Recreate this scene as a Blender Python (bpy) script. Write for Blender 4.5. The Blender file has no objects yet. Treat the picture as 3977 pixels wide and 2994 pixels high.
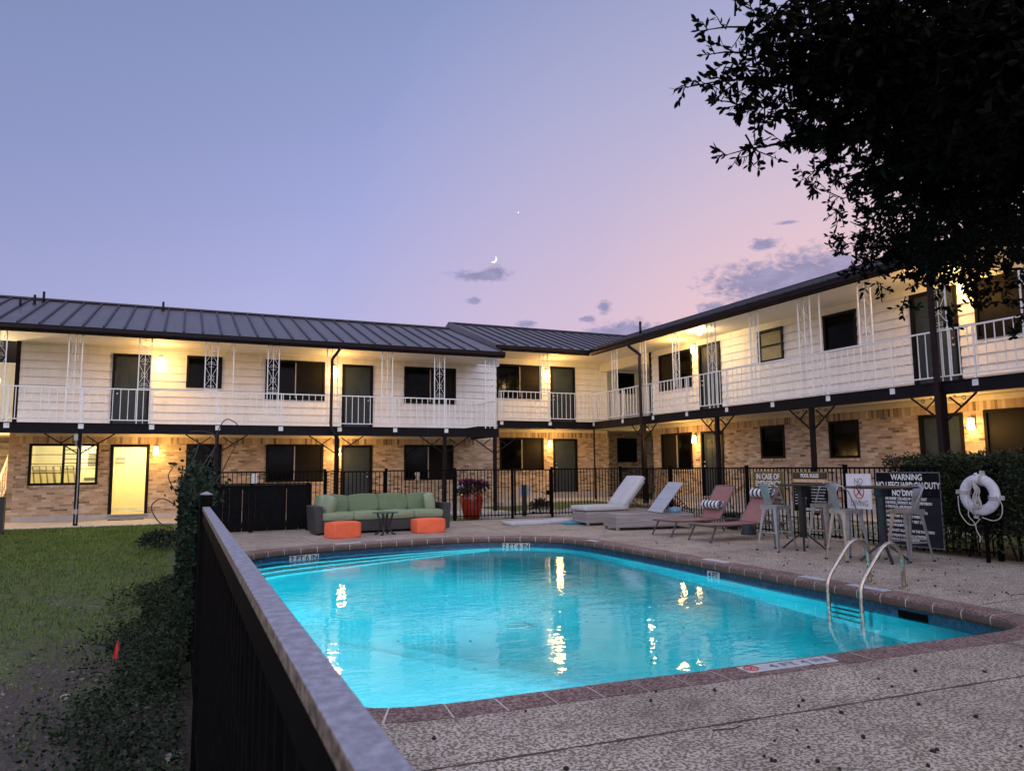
import bpy, bmesh, math, random
from mathutils import Vector, Matrix
random.seed(7)
sc = bpy.context.scene
COL = sc.collection
PI = math.pi
# ------------------------------------------------------------------ helpers
def lin(c):
    return tuple(((v/255.0)/12.92 if v/255.0 <= 0.04045 else ((v/255.0+0.055)/1.055)**2.4) for v in c)
def link(o, parent=None):
    COL.objects.link(o)
    if parent is not None: o.parent = parent
    return o
def tag(o, label=None, cat=None, group=None, kind=None):
    if label: o['label'] = label
    if cat: o['category'] = cat
    if group: o['group'] = group
    if kind: o['kind'] = kind
    return o
def thing(name, loc, label, cat, group=None, rz=0.0):
    o = bpy.data.objects.new(name, None); COL.objects.link(o)
    o.location = loc; o.rotation_euler = (0, 0, rz); o.empty_display_size = 0.2
    return tag(o, label, cat, group)
def children(o): return [c for c in bpy.data.objects if c.parent == o]
def copy_tree(o, parent=None):
    c = o.copy(); COL.objects.link(c)
    if parent is not None: c.parent = parent
    for ch in children(o): copy_tree(ch, c)
    return c
class MB:
    """collects faces; build() links them as ONE mesh object"""
    def __init__(s, off=(0, 0, 0)):
        s.v = []; s.f = []; s.m = []; s.off = Vector(off); s.cm = 0; s.sm = []; s.smooth = False
    def add(s, vs, fs):
        b = len(s.v)
        s.v += [tuple(Vector(p)-s.off) for p in vs]
        for f in fs:
            s.f.append([b+i for i in f]); s.m.append(s.cm); s.sm.append(s.smooth)
    def box(s, x0, x1, y0, y1, z0, z1):
        v = [(x, y, z) for z in (z0, z1) for y in (y0, y1) for x in (x0, x1)]
        s.add(v, [(0,2,3,1),(4,5,7,6),(0,1,5,4),(2,6,7,3),(0,4,6,2),(1,3,7,5)])
    def obox(s, c, ax, ay, az, hx, hy, hz):
        """oriented box, centre c, unit axes and half sizes"""
        c = Vector(c); ax, ay, az = Vector(ax)*hx, Vector(ay)*hy, Vector(az)*hz
        v = [c+i*ax+j*ay+k*az for k in (-1,1) for j in (-1,1) for i in (-1,1)]
        s.add(v, [(0,2,3,1),(4,5,7,6),(0,1,5,4),(2,6,7,3),(0,4,6,2),(1,3,7,5)])
    def bar(s, a, b, w, h=None, up=(0,0,1), w2=None):
        a, b = Vector(a), Vector(b); d = (b-a); L = d.length
        if L < 1e-6: return
        d.normalize(); up = Vector(up)
        if abs(d.dot(up)) > 0.95: up = Vector((1,0,0)) if abs(d.x) < 0.9 else Vector((0,1,0))
        sx = d.cross(up).normalized(); sy = sx.cross(d).normalized()
        h = w if h is None else h; k = 1 if w2 is None else w2/w
        v = []
        for p, q in ((a, 1), (b, k)):
            for i, j in ((-1,-1),(1,-1),(1,1),(-1,1)):
                v.append(p+sx*(i*w/2*q)+sy*(j*h/2*q))
        s.add(v, [(3,2,1,0),(4,5,6,7),(0,1,5,4),(1,2,6,5),(2,3,7,6),(3,0,4,7)])
    def tube(s, pts, r, n=8, closed=False, cap=True):
        pts = [Vector(p) for p in pts]; N = len(pts); rs = r if isinstance(r, (list, tuple)) else [r]*N
        rings = []; prev = None
        for i, p in enumerate(pts):
            if closed: t = pts[(i+1) % N]-pts[i-1]
            else: t = pts[min(i+1, N-1)]-pts[max(i-1, 0)]
            t.normalize()
            if prev is None:
                up = Vector((0,0,1)) if abs(t.z) < 0.9 else Vector((1,0,0))
                sx = t.cross(up).normalized()
            else:
                sx = (prev-t*prev.dot(t)).normalized()
            prev = sx; sy = t.cross(sx)
            rings.append([p+(sx*math.cos(a)+sy*math.sin(a))*rs[i] for a in [2*PI*k/n for k in range(n)]])
        v = [q for R_ in rings for q in R_]; f = []
        for i in range(N if closed else N-1):
            a = i*n; b = ((i+1) % N)*n
            for k in range(n): f.append((a+k, a+(k+1) % n, b+(k+1) % n, b+k))
        if cap and not closed:
            f.append(tuple(range(n))[::-1]); f.append(tuple((N-1)*n+k for k in range(n)))
        s.add(v, f)
    def lathe(s, prof, c=(0,0,0), n=24):
        c = Vector(c); v = []; f = []
        for r, z in prof:
            for k in range(n):
                a = 2*PI*k/n; v.append(c+Vector((r*math.cos(a), r*math.sin(a), z)))
        for i in range(len(prof)-1):
            for k in range(n): f.append((i*n+k, i*n+(k+1) % n, (i+1)*n+(k+1) % n, (i+1)*n+k))
        if prof[0][0] > 1e-4: f.append(tuple(range(n))[::-1])
        if prof[-1][0] > 1e-4: f.append(tuple((len(prof)-1)*n+k for k in range(n)))
        s.add(v, f)
    def quad(s, a, b, c, d): s.add([a, b, c, d], [(0,1,2,3)])
    def poly(s, pts): s.add(pts, [tuple(range(len(pts)))])
    def build(s, name, mats, parent=None, bevel=0.0, smooth=None, sub=0, seg=2):
        me = bpy.data.meshes.new(name)
        me.from_pydata([tuple(p) for p in s.v], [], s.f); me.update()
        mats = mats if isinstance(mats, (list, tuple)) else [mats]
        for m in mats: me.materials.append(m)
        me.polygons.foreach_set('material_index', s.m)
        sm = [bool(x) for x in s.sm] if smooth is None else [smooth]*len(s.f)
        me.polygons.foreach_set('use_smooth', sm); me.update()
        o = bpy.data.objects.new(name, me); link(o, parent)
        if bevel > 0:
            md = o.modifiers.new('bevel', 'BEVEL'); md.width = bevel; md.segments = seg; md.limit_method = 'ANGLE'; md.angle_limit = math.radians(40)
        if sub:
            md = o.modifiers.new('sub', 'SUBSURF'); md.levels = sub; md.render_levels = sub
        return o
def puff(name, sx, sy, sz, mat, parent=None, loc=(0,0,0), rot=(0,0,0), e=0.35, bulge=0.12, n=10, seam=None):
    """stuffed cushion: superellipsoid-like rounded box with pinched corners and soft bulging faces"""
    bm = bmesh.new(); bmesh.ops.create_cube(bm, size=2.0)
    bmesh.ops.subdivide_edges(bm, edges=bm.edges[:], cuts=n, use_grid_fill=True)
    for v in bm.verts:
        x, y, z = v.co
        def sq(t, p): return math.copysign(abs(t)**p, t)
        m = max(abs(x), abs(y), abs(z)); L = math.sqrt(x*x+y*y+z*z)
        rx, ry, rz_ = x/L, y/L, z/L
        k = 1-e
        px, py, pz = x*k+rx*e*1.25, y*k+ry*e*1.25, z*k+rz_*e*1.25
        b = 1+bulge*(1-x*x*0.9)*(1-y*y*0.9)
        pz *= b*(1-0.10*max(0, abs(x)+abs(y)-1.1))
        v.co = Vector((px*sx/2, py*sy/2, pz*sz/2))
    me = bpy.data.meshes.new(name); bm.to_mesh(me); bm.free(); me.materials.append(mat)
    me.polygons.foreach_set('use_smooth', [True]*len(me.polygons))
    o = bpy.data.objects.new(name, me); link(o, parent); o.location = loc; o.rotation_euler = rot
    return o
def text_mesh(name, txt, size, mat, parent, M, sx=1.0, align='CENTER', bold=0.0, ext=0.0006):
    cu = bpy.data.curves.new(name, 'FONT'); cu.body = txt; cu.size = size; cu.align_x = align
    cu.extrude = ext; cu.offset = bold; cu.space_line = 1.0
    t = bpy.data.objects.new(name+'_curve', cu); COL.objects.link(t)
    bpy.context.view_layer.update()
    me = bpy.data.meshes.new_from_object(t, preserve_all_data_layers=False, depsgraph=bpy.context.evaluated_depsgraph_get())
    bpy.data.objects.remove(t); bpy.data.curves.remove(cu)
    me.materials.clear(); me.materials.append(mat)
    me.transform(M @ Matrix.Diagonal((sx, 1, 1, 1)))
    o = bpy.data.objects.new(name, me); link(o, parent)
    return o
# ------------------------------------------------------------------ materials
class NT:
    def __init__(s, m):
        s.t = m.node_tree; s.n = s.t.nodes; s.l = s.t.links
    def new(s, typ, **kw):
        n = s.n.new(typ)
        for k, v in kw.items():
            if k.startswith('i_'):
                key = k[2:].replace('_', ' ')
                n.inputs[int(key) if key.isdigit() else key].default_value = v
            else: setattr(n, k, v)
        return n
    def link(s, a, b): s.l.new(a, b)
    def math(s, op, a, b=None, c=None, clamp=False):
        n = s.new('ShaderNodeMath', operation=op); n.use_clamp = clamp
        for i, q in enumerate((a, b, c)):
            if q is None: continue
            if isinstance(q, (int, float)): n.inputs[i].default_value = q
            else: s.link(q, n.inputs[i])
        return n.outputs[0]
    def mix(s, f, a, b, blend='MIX'):
        n = s.new('ShaderNodeMix', data_type='RGBA', blend_type=blend)
        for sock, q in ((n.inputs[0], f), (n.inputs[6], a), (n.inputs[7], b)):
            if isinstance(q, (int, float)): sock.default_value = q
            elif isinstance(q, tuple): sock.default_value = q if len(q) == 4 else q+(1,)
            else: s.link(q, sock)
        return n.outputs[2]
    def ramp(s, fac, stops, interp='LINEAR'):
        n = s.new('ShaderNodeValToRGB'); cr = n.color_ramp; cr.interpolation = interp
        while len(cr.elements) < len(stops): cr.elements.new(0.5)
        for e, (p, c) in zip(cr.elements, stops):
            e.position = p; e.color = (c if isinstance(c, tuple) else (c, c, c))+(1,)
        s.link(fac, n.inputs[0]); return n.outputs[0]
    def noise(s, vec, scale, detail=3, rough=0.5, dist=0.0):
        n = s.new('ShaderNodeTexNoise'); n.inputs['Scale'].default_value = scale; n.inputs['Detail'].default_value = detail
        n.inputs['Roughness'].default_value = rough; n.inputs['Distortion'].default_value = dist
        if vec is not None: s.link(vec, n.inputs['Vector'])
        return n.outputs[0]
def mat(name, col=(0.5,0.5,0.5), rough=0.6, metal=0.0, noise=0.12, nscale=8.0, bump=0.0, bscale=60.0, spec=0.5, emis=None, estr=0.0, coat=0.0, trans=0.0, ior=1.45, alpha=1.0, dist=0.004, streak=0.0):
    m = bpy.data.materials.new(name); m.use_nodes = True; t = NT(m)
    b = m.node_tree.nodes['Principled BSDF']
    b.inputs['Roughness'].default_value = rough; b.inputs['Metallic'].default_value = metal
    b.inputs['Specular IOR Level'].default_value = spec; b.inputs['Coat Weight'].default_value = coat
    b.inputs['Transmission Weight'].default_value = trans; b.inputs['IOR'].default_value = ior
    pos = t.new('ShaderNodeNewGeometry').outputs['Position']
    if noise > 0:
        f = t.noise(pos, nscale, 4, 0.6)
        lo = tuple(c*(1-noise*1.6) for c in col); hi = tuple(min(1, c*(1+noise*1.6)) for c in col)
        c = t.ramp(f, [(0.25, lo), (0.75, hi)])
        if streak > 0:
            mp = t.new('ShaderNodeMapping'); mp.inputs['Scale'].default_value = (5,5,0.35) if streak < 0.4 else (7,0.5,0.5); t.link(pos, mp.inputs[0])
            c = t.mix(t.ramp(t.noise(mp.outputs[0], 1.0, 5, 0.65), [(0.48,0.0),(0.75,streak)]), c, tuple(q*0.45 for q in col))
        t.link(c, b.inputs['Base Color'])
        r2 = t.math('MULTIPLY_ADD', f, 0.25, rough-0.12, clamp=True); t.link(r2, b.inputs['Roughness'])
    else: b.inputs['Base Color'].default_value = col+(1,)
    if bump > 0:
        h = t.noise(pos, bscale, 3, 0.6)
        bn = t.new('ShaderNodeBump', i_Strength=bump, i_Distance=dist); t.link(h, bn.inputs['Height']); t.link(bn.outputs[0], b.inputs['Normal'])
    if emis is not None:
        b.inputs['Emission Color'].default_value = emis+(1,); b.inputs['Emission Strength'].default_value = estr
    m.diffuse_color = col+(1,)
    return m
def brick_mat(name, axis, soldier=False):
    m = bpy.data.materials.new(name); m.use_nodes = True; t = NT(m); b = m.node_tree.nodes['Principled BSDF']
    pos = t.new('ShaderNodeNewGeometry').outputs['Position']
    s = t.new('ShaderNodeSeparateXYZ'); t.link(pos, s.inputs[0]); c = t.new('ShaderNodeCombineXYZ')
    u = s.outputs[0] if axis == 'X' else s.outputs[1]
    if soldier: t.link(s.outputs[2], c.inputs[0]); t.link(u, c.inputs[1])
    else: t.link(u, c.inputs[0]); t.link(s.outputs[2], c.inputs[1])
    br = t.new('ShaderNodeTexBrick'); t.link(c.outputs[0], br.inputs['Vector'])
    br.inputs['Color1'].default_value = (0,0,0,1); br.inputs['Color2'].default_value = (1,1,1,1)
    br.inputs['Mortar'].default_value = (0.45,0.45,0.45,1); br.inputs['Scale'].default_value = 1.0
    br.inputs['Mortar Size'].default_value = 0.0055; br.inputs['Mortar Smooth'].default_value = 0.3; br.inputs['Bias'].default_value = 0.0
    br.inputs['Brick Width'].default_value = 0.60 if soldier else 0.215; br.inputs['Row Height'].default_value = 0.080 if soldier else 0.0670
    if soldier: br.offset = 0.0
    n1 = t.noise(pos, 1.3, 3, 0.6); n2 = t.noise(pos, 35, 3, 0.7)
    f = t.math('ADD', br.outputs['Color'], t.math('MULTIPLY_ADD', n1, 0.30, -0.15)); f = t.math('ADD', f, t.math('MULTIPLY_ADD', n2, 0.16, -0.08), clamp=True)
    col = t.ramp(f, [(0.0, (0.12,0.08,0.05)), (0.07, (0.22,0.15,0.09)), (0.22, (0.35,0.245,0.15)), (0.5, (0.43,0.31,0.20)), (0.75, (0.48,0.355,0.235)), (0.93, (0.54,0.44,0.32)), (1.0, (0.58,0.49,0.38))])
    col = t.mix(br.outputs['Fac'], col, (0.40,0.35,0.31)); t.link(col, b.inputs['Base Color'])
    b.inputs['Roughness'].default_value = 0.85
    h = t.math('MULTIPLY_ADD', br.outputs['Fac'], -1.0, t.math('MULTIPLY', n2, 0.35))
    bn = t.new('ShaderNodeBump', i_Strength=0.7, i_Distance=0.006); t.link(h, bn.inputs['Height']); t.link(bn.outputs[0], b.inputs['Normal'])
    return m
def speckle_mat(name, lo, hi, scale=42, lo2=None, bump=0.5, thr=0.5, side=None):
    """knock-down textured concrete: pale trowelled islands over a darker base"""
    m = bpy.data.materials.new(name); m.use_nodes = True; t = NT(m); b = m.node_tree.nodes['Principled BSDF']
    pos = t.new('ShaderNodeNewGeometry').outputs['Position']
    a = t.noise(pos, scale, 3, 0.55, 0.4); big = t.noise(pos, 0.9, 4, 0.6); mid = t.noise(pos, 7, 3, 0.6)
    k = t.math('ADD', a, t.math('MULTIPLY_ADD', mid, 0.16, -0.08))
    mask = t.ramp(k, [(thr-0.028, 0.0), (thr+0.028, 1.0)])
    dk = t.mix(t.ramp(big, [(0.35, 0.0), (0.7, 1.0)]), lo, lo2 or lo)
    wear = t.mix(t.ramp(big, [(0.3, 0.0), (0.75, 1.0)]), tuple(c*0.70 for c in hi), tuple(min(1, c*1.18) for c in hi))
    col = t.mix(mask, dk, wear)
    grime = t.noise(pos, 2.6, 5, 0.7); col = t.mix(t.ramp(grime, [(0.50, 0.0), (0.72, 0.55)]), col, tuple(c*0.55 for c in lo))
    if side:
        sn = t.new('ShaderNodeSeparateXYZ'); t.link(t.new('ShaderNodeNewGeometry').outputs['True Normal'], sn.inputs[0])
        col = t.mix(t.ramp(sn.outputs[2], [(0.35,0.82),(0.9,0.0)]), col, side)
    t.link(col, b.inputs['Base Color']); b.inputs['Roughness'].default_value = 0.8
    bn = t.new('ShaderNodeBump', i_Strength=bump, i_Distance=0.004); t.link(mask, bn.inputs['Height']); t.link(bn.outputs[0], b.inputs['Normal'])
    return m
M = {}
M['brickX'] = brick_mat('weathered brick', 'X'); M['brickY'] = brick_mat('weathered brick side', 'Y')
M['soldX'] = brick_mat('soldier brick', 'X', True); M['soldY'] = brick_mat('soldier brick side', 'Y', True)
M['siding'] = mat('white siding paint', (0.82,0.81,0.79), 0.55, noise=0.05, nscale=3, bump=0.15, bscale=90, streak=0.22)
M['soffit'] = mat('soffit paint', (0.70,0.68,0.62), 0.6, noise=0.05)
M['white_iron'] = mat('white painted iron', (0.78,0.78,0.76), 0.4, noise=0.06, nscale=20)
M['black_iron'] = mat('black painted iron', (0.0045,0.004,0.004), 0.7, noise=0.3, nscale=30, spec=0.03)
M['dark_beam'] = mat('dark painted steel beam', (0.008,0.006,0.008), 0.6, noise=0.35, nscale=5, bump=0.1, spec=0.15)
M['trim'] = mat('black window trim', (0.006,0.005,0.005), 0.6, noise=0.25, spec=0.15)
M['gutter'] = mat('dark brown gutter', (0.011,0.005,0.006), 0.45, noise=0.3, nscale=4, spec=0.22)
M['roof'] = mat('standing seam roof metal', (0.135,0.115,0.13), 0.40, metal=0.3, noise=0.14, nscale=1.6, bump=0.05, streak=0.5)
M['seam'] = mat('roof seam', (0.045,0.043,0.055), 0.5, metal=0.3, noise=0.1)
M['pane'] = mat('dark window screen and glass', (0.002,0.002,0.002), 0.09, noise=0.3, nscale=3, spec=0.09)
M['screen'] = mat('brown window screen', (0.008,0.006,0.005), 0.5, noise=0.25, nscale=6, spec=0.12)
M['mullion'] = mat('aluminium mullion', (0.34,0.33,0.31), 0.4, metal=0.4)
M['door'] = mat('slate blue door paint', (0.026,0.038,0.052), 0.5, noise=0.12, nscale=3, spec=0.25)
M['knob'] = mat('satin nickel', (0.6,0.58,0.55), 0.3, metal=0.9, noise=0.05)
M['concrete'] = mat('pale sidewalk concrete', (0.42,0.39,0.36), 0.85, noise=0.14, nscale=2.5, bump=0.3, bscale=40)
M['found'] = mat('painted foundation', (0.40,0.38,0.37), 0.8, noise=0.10, nscale=3, bump=0.2)
M['bulb'] = mat('lit frosted glass', (0.9,0.85,0.7), 0.4, noise=0, emis=(1.0,0.76,0.36), estr=10.0)
M['lampmetal'] = mat('lamp back plate', (0.25,0.22,0.18), 0.5, metal=0.5)
M['deck'] = speckle_mat('textured pool deck', (0.150,0.120,0.080), (0.58,0.485,0.40), 52, (0.19,0.15,0.095))
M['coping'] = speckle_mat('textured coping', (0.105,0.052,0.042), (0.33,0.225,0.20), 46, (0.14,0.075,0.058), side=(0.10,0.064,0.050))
M['grout'] = mat('coping mortar', (0.62,0.56,0.48), 0.9, noise=0.12, nscale=20)
M['joint'] = mat('control joint', (0.075,0.06,0.055), 0.95, noise=0.3, nscale=14)
# ------------------------------------------------------------------ building wings
M['lapshade'] = mat('painted siding lap shadow', (0.48,0.46,0.45), 0.8, noise=0.1)  # grey strip under each board edge, its shadow line put into the colour
class Wing:
    def __init__(s, loc, label, axis, wall, group='wings of the motel around the courtyard'):
        s.root = thing('motel_wing', loc, label, 'building', group); s.off = loc; s.axis = axis; s.wall = wall
        s.flip = (axis == 'Y')
        s.brick = M['brickX' if axis == 'X' else 'brickY']; s.sold = M['soldX' if axis == 'X' else 'soldY']
    def P(s, u, o, z): return (u, s.wall-o, z) if s.axis == 'X' else (s.wall-o, u, z)
    def mb(s): return MB(s.off)
    def q(s, m, pts):
        m.poly([s.P(*p) for p in (pts[::-1] if s.flip else pts)])
    def box(s, m, u0, u1, o0, o1, z0, z1):
        a = s.P(u0, o0, z0); b = s.P(u1, o1, z1)
        m.box(min(a[0],b[0]), max(a[0],b[0]), min(a[1],b[1]), max(a[1],b[1]), z0, z1)
    def face(s, name, mat_, u0, u1, z0, z1, holes, depth=0.14, lap=None, out=0.0):
        m = s.mb()
        us = sorted({u0, u1}|{min(max(h[i], u0), u1) for h in holes for i in (0,1)})
        zs = {z0, z1}|{min(max(h[i], z0), z1) for h in holes for i in (2,3)}
        if lap:
            k = z0
            while k < z1: zs.add(round(k, 4)); k += lap
        zs = sorted(zs)
        def off(z, top):
            if not lap: return out
            t = ((z-z0) % lap)/lap
            if top and t < 1e-3: t = 1.0
            if abs(t-1) < 1e-3 and not top: t = 0.0
            return out+0.029*(1-t)
        for i in range(len(us)-1):
            for j in range(len(zs)-1):
                a, b, c, d = us[i], us[i+1], zs[j], zs[j+1]
                if b-a < 1e-4 or d-c < 1e-4: continue
                cu, cz = (a+b)/2, (c+d)/2
                if any(h[0] < cu < h[1] and h[2] < cz < h[3] for h in holes): continue
                o0, o1 = off(c, False), off(d, True)
                s.q(m, [(a,o0,c),(b,o0,c),(b,o1,d),(a,o1,d)])
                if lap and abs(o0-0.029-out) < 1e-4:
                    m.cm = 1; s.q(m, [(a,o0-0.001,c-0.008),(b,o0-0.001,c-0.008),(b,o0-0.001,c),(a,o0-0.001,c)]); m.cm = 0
        for h in holes:
            if h[1] < u0 or h[0] > u1 or h[3] < z0 or h[2] > z1: continue
            a, b, c, d = h
            o = out+(0.03 if lap else 0)
            s.q(m, [(a,o,c),(a,-depth,c),(a,-depth,d),(a,o,d)][::-1]); s.q(m, [(b,o,c),(b,-depth,c),(b,-depth,d),(b,o,d)])
            s.q(m, [(a,o,c),(b,o,c),(b,-depth,c),(a,-depth,c)]); s.q(m, [(a,o,d),(a,-depth,d),(b,-depth,d),(b,o,d)])
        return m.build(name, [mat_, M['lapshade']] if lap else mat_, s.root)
    def window(s, u0, u1, z0, z1, mull=None, kind='dark', out=0.0, sill=True, lit=False, label=None):
        if z0 > 2.6: out = 0.034
        m = s.mb(); t = 0.045; o = out+0.028
        s.box(m, u0-0.02, u1+0.02, out-0.06, o, z1-t, z1+0.02); s.box(m, u0-0.02, u1+0.02, out-0.06, o, z0-0.02, z0+t)
        s.box(m, u0-0.02, u0+t, out-0.06, o-0.002, z0+t, z1-t); s.box(m, u1-t, u1+0.02, out-0.06, o-0.002, z0+t, z1-t)
        w = m.build('window', M['trim'], s.root)
        if label: w['label'] = label
        if kind == 'lit':
            p = s.mb(); s.q(p, [(u0+t,-0.04,z0+t),(u1-t,-0.04,z0+t),(u1-t,-0.04,z1-t),(u0+t,-0.04,z1-t)]); p.build('pane', M['clearglass'], w)
        else:
            p = s.mb(); c = mull if mull else (u0+u1)/2
            s.box(p, u0+t, u1-t, out-0.05, out-0.035, z0+t, z1-t); p.build('pane', M['pane'], w)
            if mull:
                p = s.mb(); s.box(p, mull+0.02, u1-t-0.002, out-0.033, out-0.022, z0+t+0.002, z1-t-0.002); p.build('screen', M['screen'], w)
            if kind == 'blind':
                p = s.mb(); k = z0+t+0.02
                while k < z1-t-0.02:
                    s.q(p, [(u0+t+0.03, -0.026+out, k),(u1-t-0.03, -0.026+out, k),(u1-t-0.03,-0.034+out,k+0.026),(u0+t+0.03,-0.034+out,k+0.026)]); k += 0.03
                p.build('blind', M['blind'], w)
                p = s.mb(); s.box(p, u0+t, u1-t, out-0.03, out+0.012, (z0+z1)/2-0.02, (z0+z1)/2+0.02); p.build('meeting_rail', M['trim'], w)
        if mull and kind != 'lit':
            p = s.mb(); s.box(p, mull-0.016, mull+0.016, out-0.034, out+0.004, z0+t, z1-t); p.build('mullion', M['mullion'], w)
        if kind != 'lit' and kind != 'blind':
            p = s.mb(); zz = z0+(z1-z0)*0.55
            s.box(p, (mull or u0+t)+0.02, u1-t-0.003, out-0.022, out-0.016, zz-0.008, zz+0.008); p.build('meeting_rail', M['trim'], w)
        if sill:
            p = s.mb(); s.box(p, u0-0.05, u1+0.05, 0.0, 0.055, z0-0.095, z0-0.021); p.build('sill', s.sold, w, bevel=0.006)
        return w
    def door(s, u0, u1, z0, z1, hinge=1, out=0.0, peep=True):
        if z0 > 2.6: out = 0.034
        m = s.mb(); t = 0.075
        s.box(m, u0, u0+t, out-0.08, out+0.03, z0, z1); s.box(m, u1-t, u1, out-0.08, out+0.03, z0, z1); s.box(m, u0+t, u1-t, out-0.08, out+0.028, z1-t, z1)
        m.build('door_frame', M['trim'], s.root)
        a, b, c, d = u0+t+0.004, u1-t-0.004, z0+0.01, z1-t-0.004
        m = s.mb(); s.box(m, a, b, out-0.09, out-0.045, c, d)
        W = b-a; H = d-c
        for (x0, x1) in ((0.13,0.45),(0.55,0.87)):
            for (y0, y1) in ((0.06,0.36),(0.42,0.78),(0.83,0.94)):
                p0, p1, q0, q1 = a+W*x0, a+W*x1, c+H*y0, c+H*y1
                # moulded panel: raised ring with a field
                for (aa,bb,cc,dd) in ((p0,p1,q0,q0+0.018),(p0,p1,q1-0.018,q1),(p0,p0+0.018,q0+0.018,q1-0.018),(p1-0.018,p1,q0+0.018,q1-0.018)):
                    s.box(m, aa, bb, out-0.045, out-0.036, cc, dd)
                s.box(m, p0+0.045, p1-0.045, out-0.045, out-0.038, q0+0.045, q1-0.045)
        dr = m.build('door', M['door'], s.root, bevel=0.003)
        k = s.mb(); ku = a+0.07 if hinge > 0 else b-0.07
        for zz, r in ((z0+0.98, 0.032), (z0+1.13, 0.024)):
            c0 = Vector(s.P(ku, out-0.045, zz)); c1 = Vector(s.P(ku, out+0.02, zz))
            k.tube([c0, c0.lerp(c1, 0.4), c0.lerp(c1, 0.45), c1], [r*0.5, r*0.5, r, r*0.8], 10)
        k.build('handle', M['knob'], dr, smooth=True)
        th = s.mb(); s.box(th, u0, u1, out-0.02, out+0.10, z0-0.03, z0-0.002); th.build('threshold', M['found'], s.root)
        return dr
    def beam(s, u0, u1, o, z0, z1, t=0.09):
        m = s.mb(); s.box(m, u0, u1, o-t, o, z0, z1); s.box(m, u0, u1, o-t-0.03, o+0.025, z1-0.016, z1+0.004); s.box(m, u0, u1, o-t-0.03, o+0.025, z0-0.004, z0+0.014)
        return m.build('edge_beam', M['dark_beam'], s.root)
    def railing(s, a, b, zt, zb, zf, brackets, bz, axis_pts=None, w=0.016):
        """a,b: (u,out) ends. balusters every 0.18"""
        m = s.mb(); A = Vector(s.P(a[0], a[1], 0)); B = Vector(s.P(b[0], b[1], 0)); L = (B-A).length; d = (B-A).normalized()
        m.bar(A+Vector((0,0,zt)), B+Vector((0,0,zt)), 0.042, 0.03); m.bar(A+Vector((0,0,zb)), B+Vector((0,0,zb)), 0.03, 0.025)
        n = max(1, round(L/0.182))
        for i in range(n+1):
            p = A+d*(L*i/n); m.bar(p+Vector((0,0,zb+0.0126)), p+Vector((0,0,zt-0.0152)), w)
        m.build('railing', M['white_iron'], s.root)
        for u in brackets:
            m = s.mb(); o = a[1]
            c = Vector(s.P(u, o+0.0, 0)); c2 = Vector(s.P(u, o+0.045, 0))
            m.bar(c+Vector((0,0,zt-0.02)), c+Vector((0,0,zf+0.08)), 0.034); m.bar(c+Vector((0,0,zf+0.09)), c2+Vector((0,0,zf-0.05)), 0.03)
            m.bar(c2+Vector((0,0,zf-0.04)), c2+Vector((0,0,bz)), 0.03)
            pp = Vector(s.P(u, o+0.035, 0)); e = s.P(u+0.062, o+0.027, 0); g = s.P(u-0.062, o+0.045, 0)
            m.box(min(e[0],g[0]), max(e[0],g[0]), min(e[1],g[1]), max(e[1],g[1]), bz-0.07, bz+0.075)
            m.build('railing_bracket', M['white_iron'], s.root, bevel=0.003)
    def column(s, u0, u1, o, zf, zr, zs, single=False):
        """wrought iron panel column: two square bars, centre bar, crossed rods and scrolls"""
        m = s.mb(); c = (u0+u1)/2
        for u in ((c,) if single else (u0, u1)): m.bar(s.P(u, o, zf), s.P(u, o, zs), 0.025)
        if not single:
            m.bar(s.P(c, o, zf), s.P(c, o, zs), 0.014)
            for zz in (zs-0.03, zr+0.03): m.bar(s.P(u0, o, zz), s.P(u1, o, zz), 0.014)
            H = (zs-zr-0.10)/2
            for k in range(2):
                b0 = zr+0.06+k*(H+0.0); b1 = b0+H-0.02; mid = (b0+b1)/2; r = 0.032
                for sg in (-1, 1):
                    e = c+sg*((u1-u0)/2-0.015)
                    m.bar(s.P(e, o, b0+0.10), s.P(c, o, mid), 0.0075); m.bar(s.P(e, o, b1-0.03), s.P(c, o, mid), 0.0075)
                    # S scrolls at the middle and the foot
                    for (cu, cz, a0, a1, rr) in ((c+sg*0.048, mid+0.036, -90, 180, r), (c+sg*0.048, mid-0.036, 90, -180, r), (c+sg*0.045, b0+0.075, 200, -60, 0.034), (c+sg*0.04, b1+0.0, 180, 360, 0.028)):
                        pts = []
                        for i in range(9):
                            a = math.radians(a0+(a1-a0)*i/8); pts.append(s.P(cu+sg*rr*math.cos(a), o, cz+rr*math.sin(a)*(1-0.04*i)))
                        m.tube(pts, 0.004, 5)
                    pts = [s.P(e+sg*0.004, o, b0+0.10), s.P(e, o, b0+0.055), s.P(e-sg*0.035, o, b0+0.028), s.P(c+sg*0.055, o, b0+0.03), s.P(c+sg*0.02, o, b0+0.06)]
                    m.tube(pts, 0.0045, 5)
        return m.build('wrought_iron_column', M['white_iron'], s.root)
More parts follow.
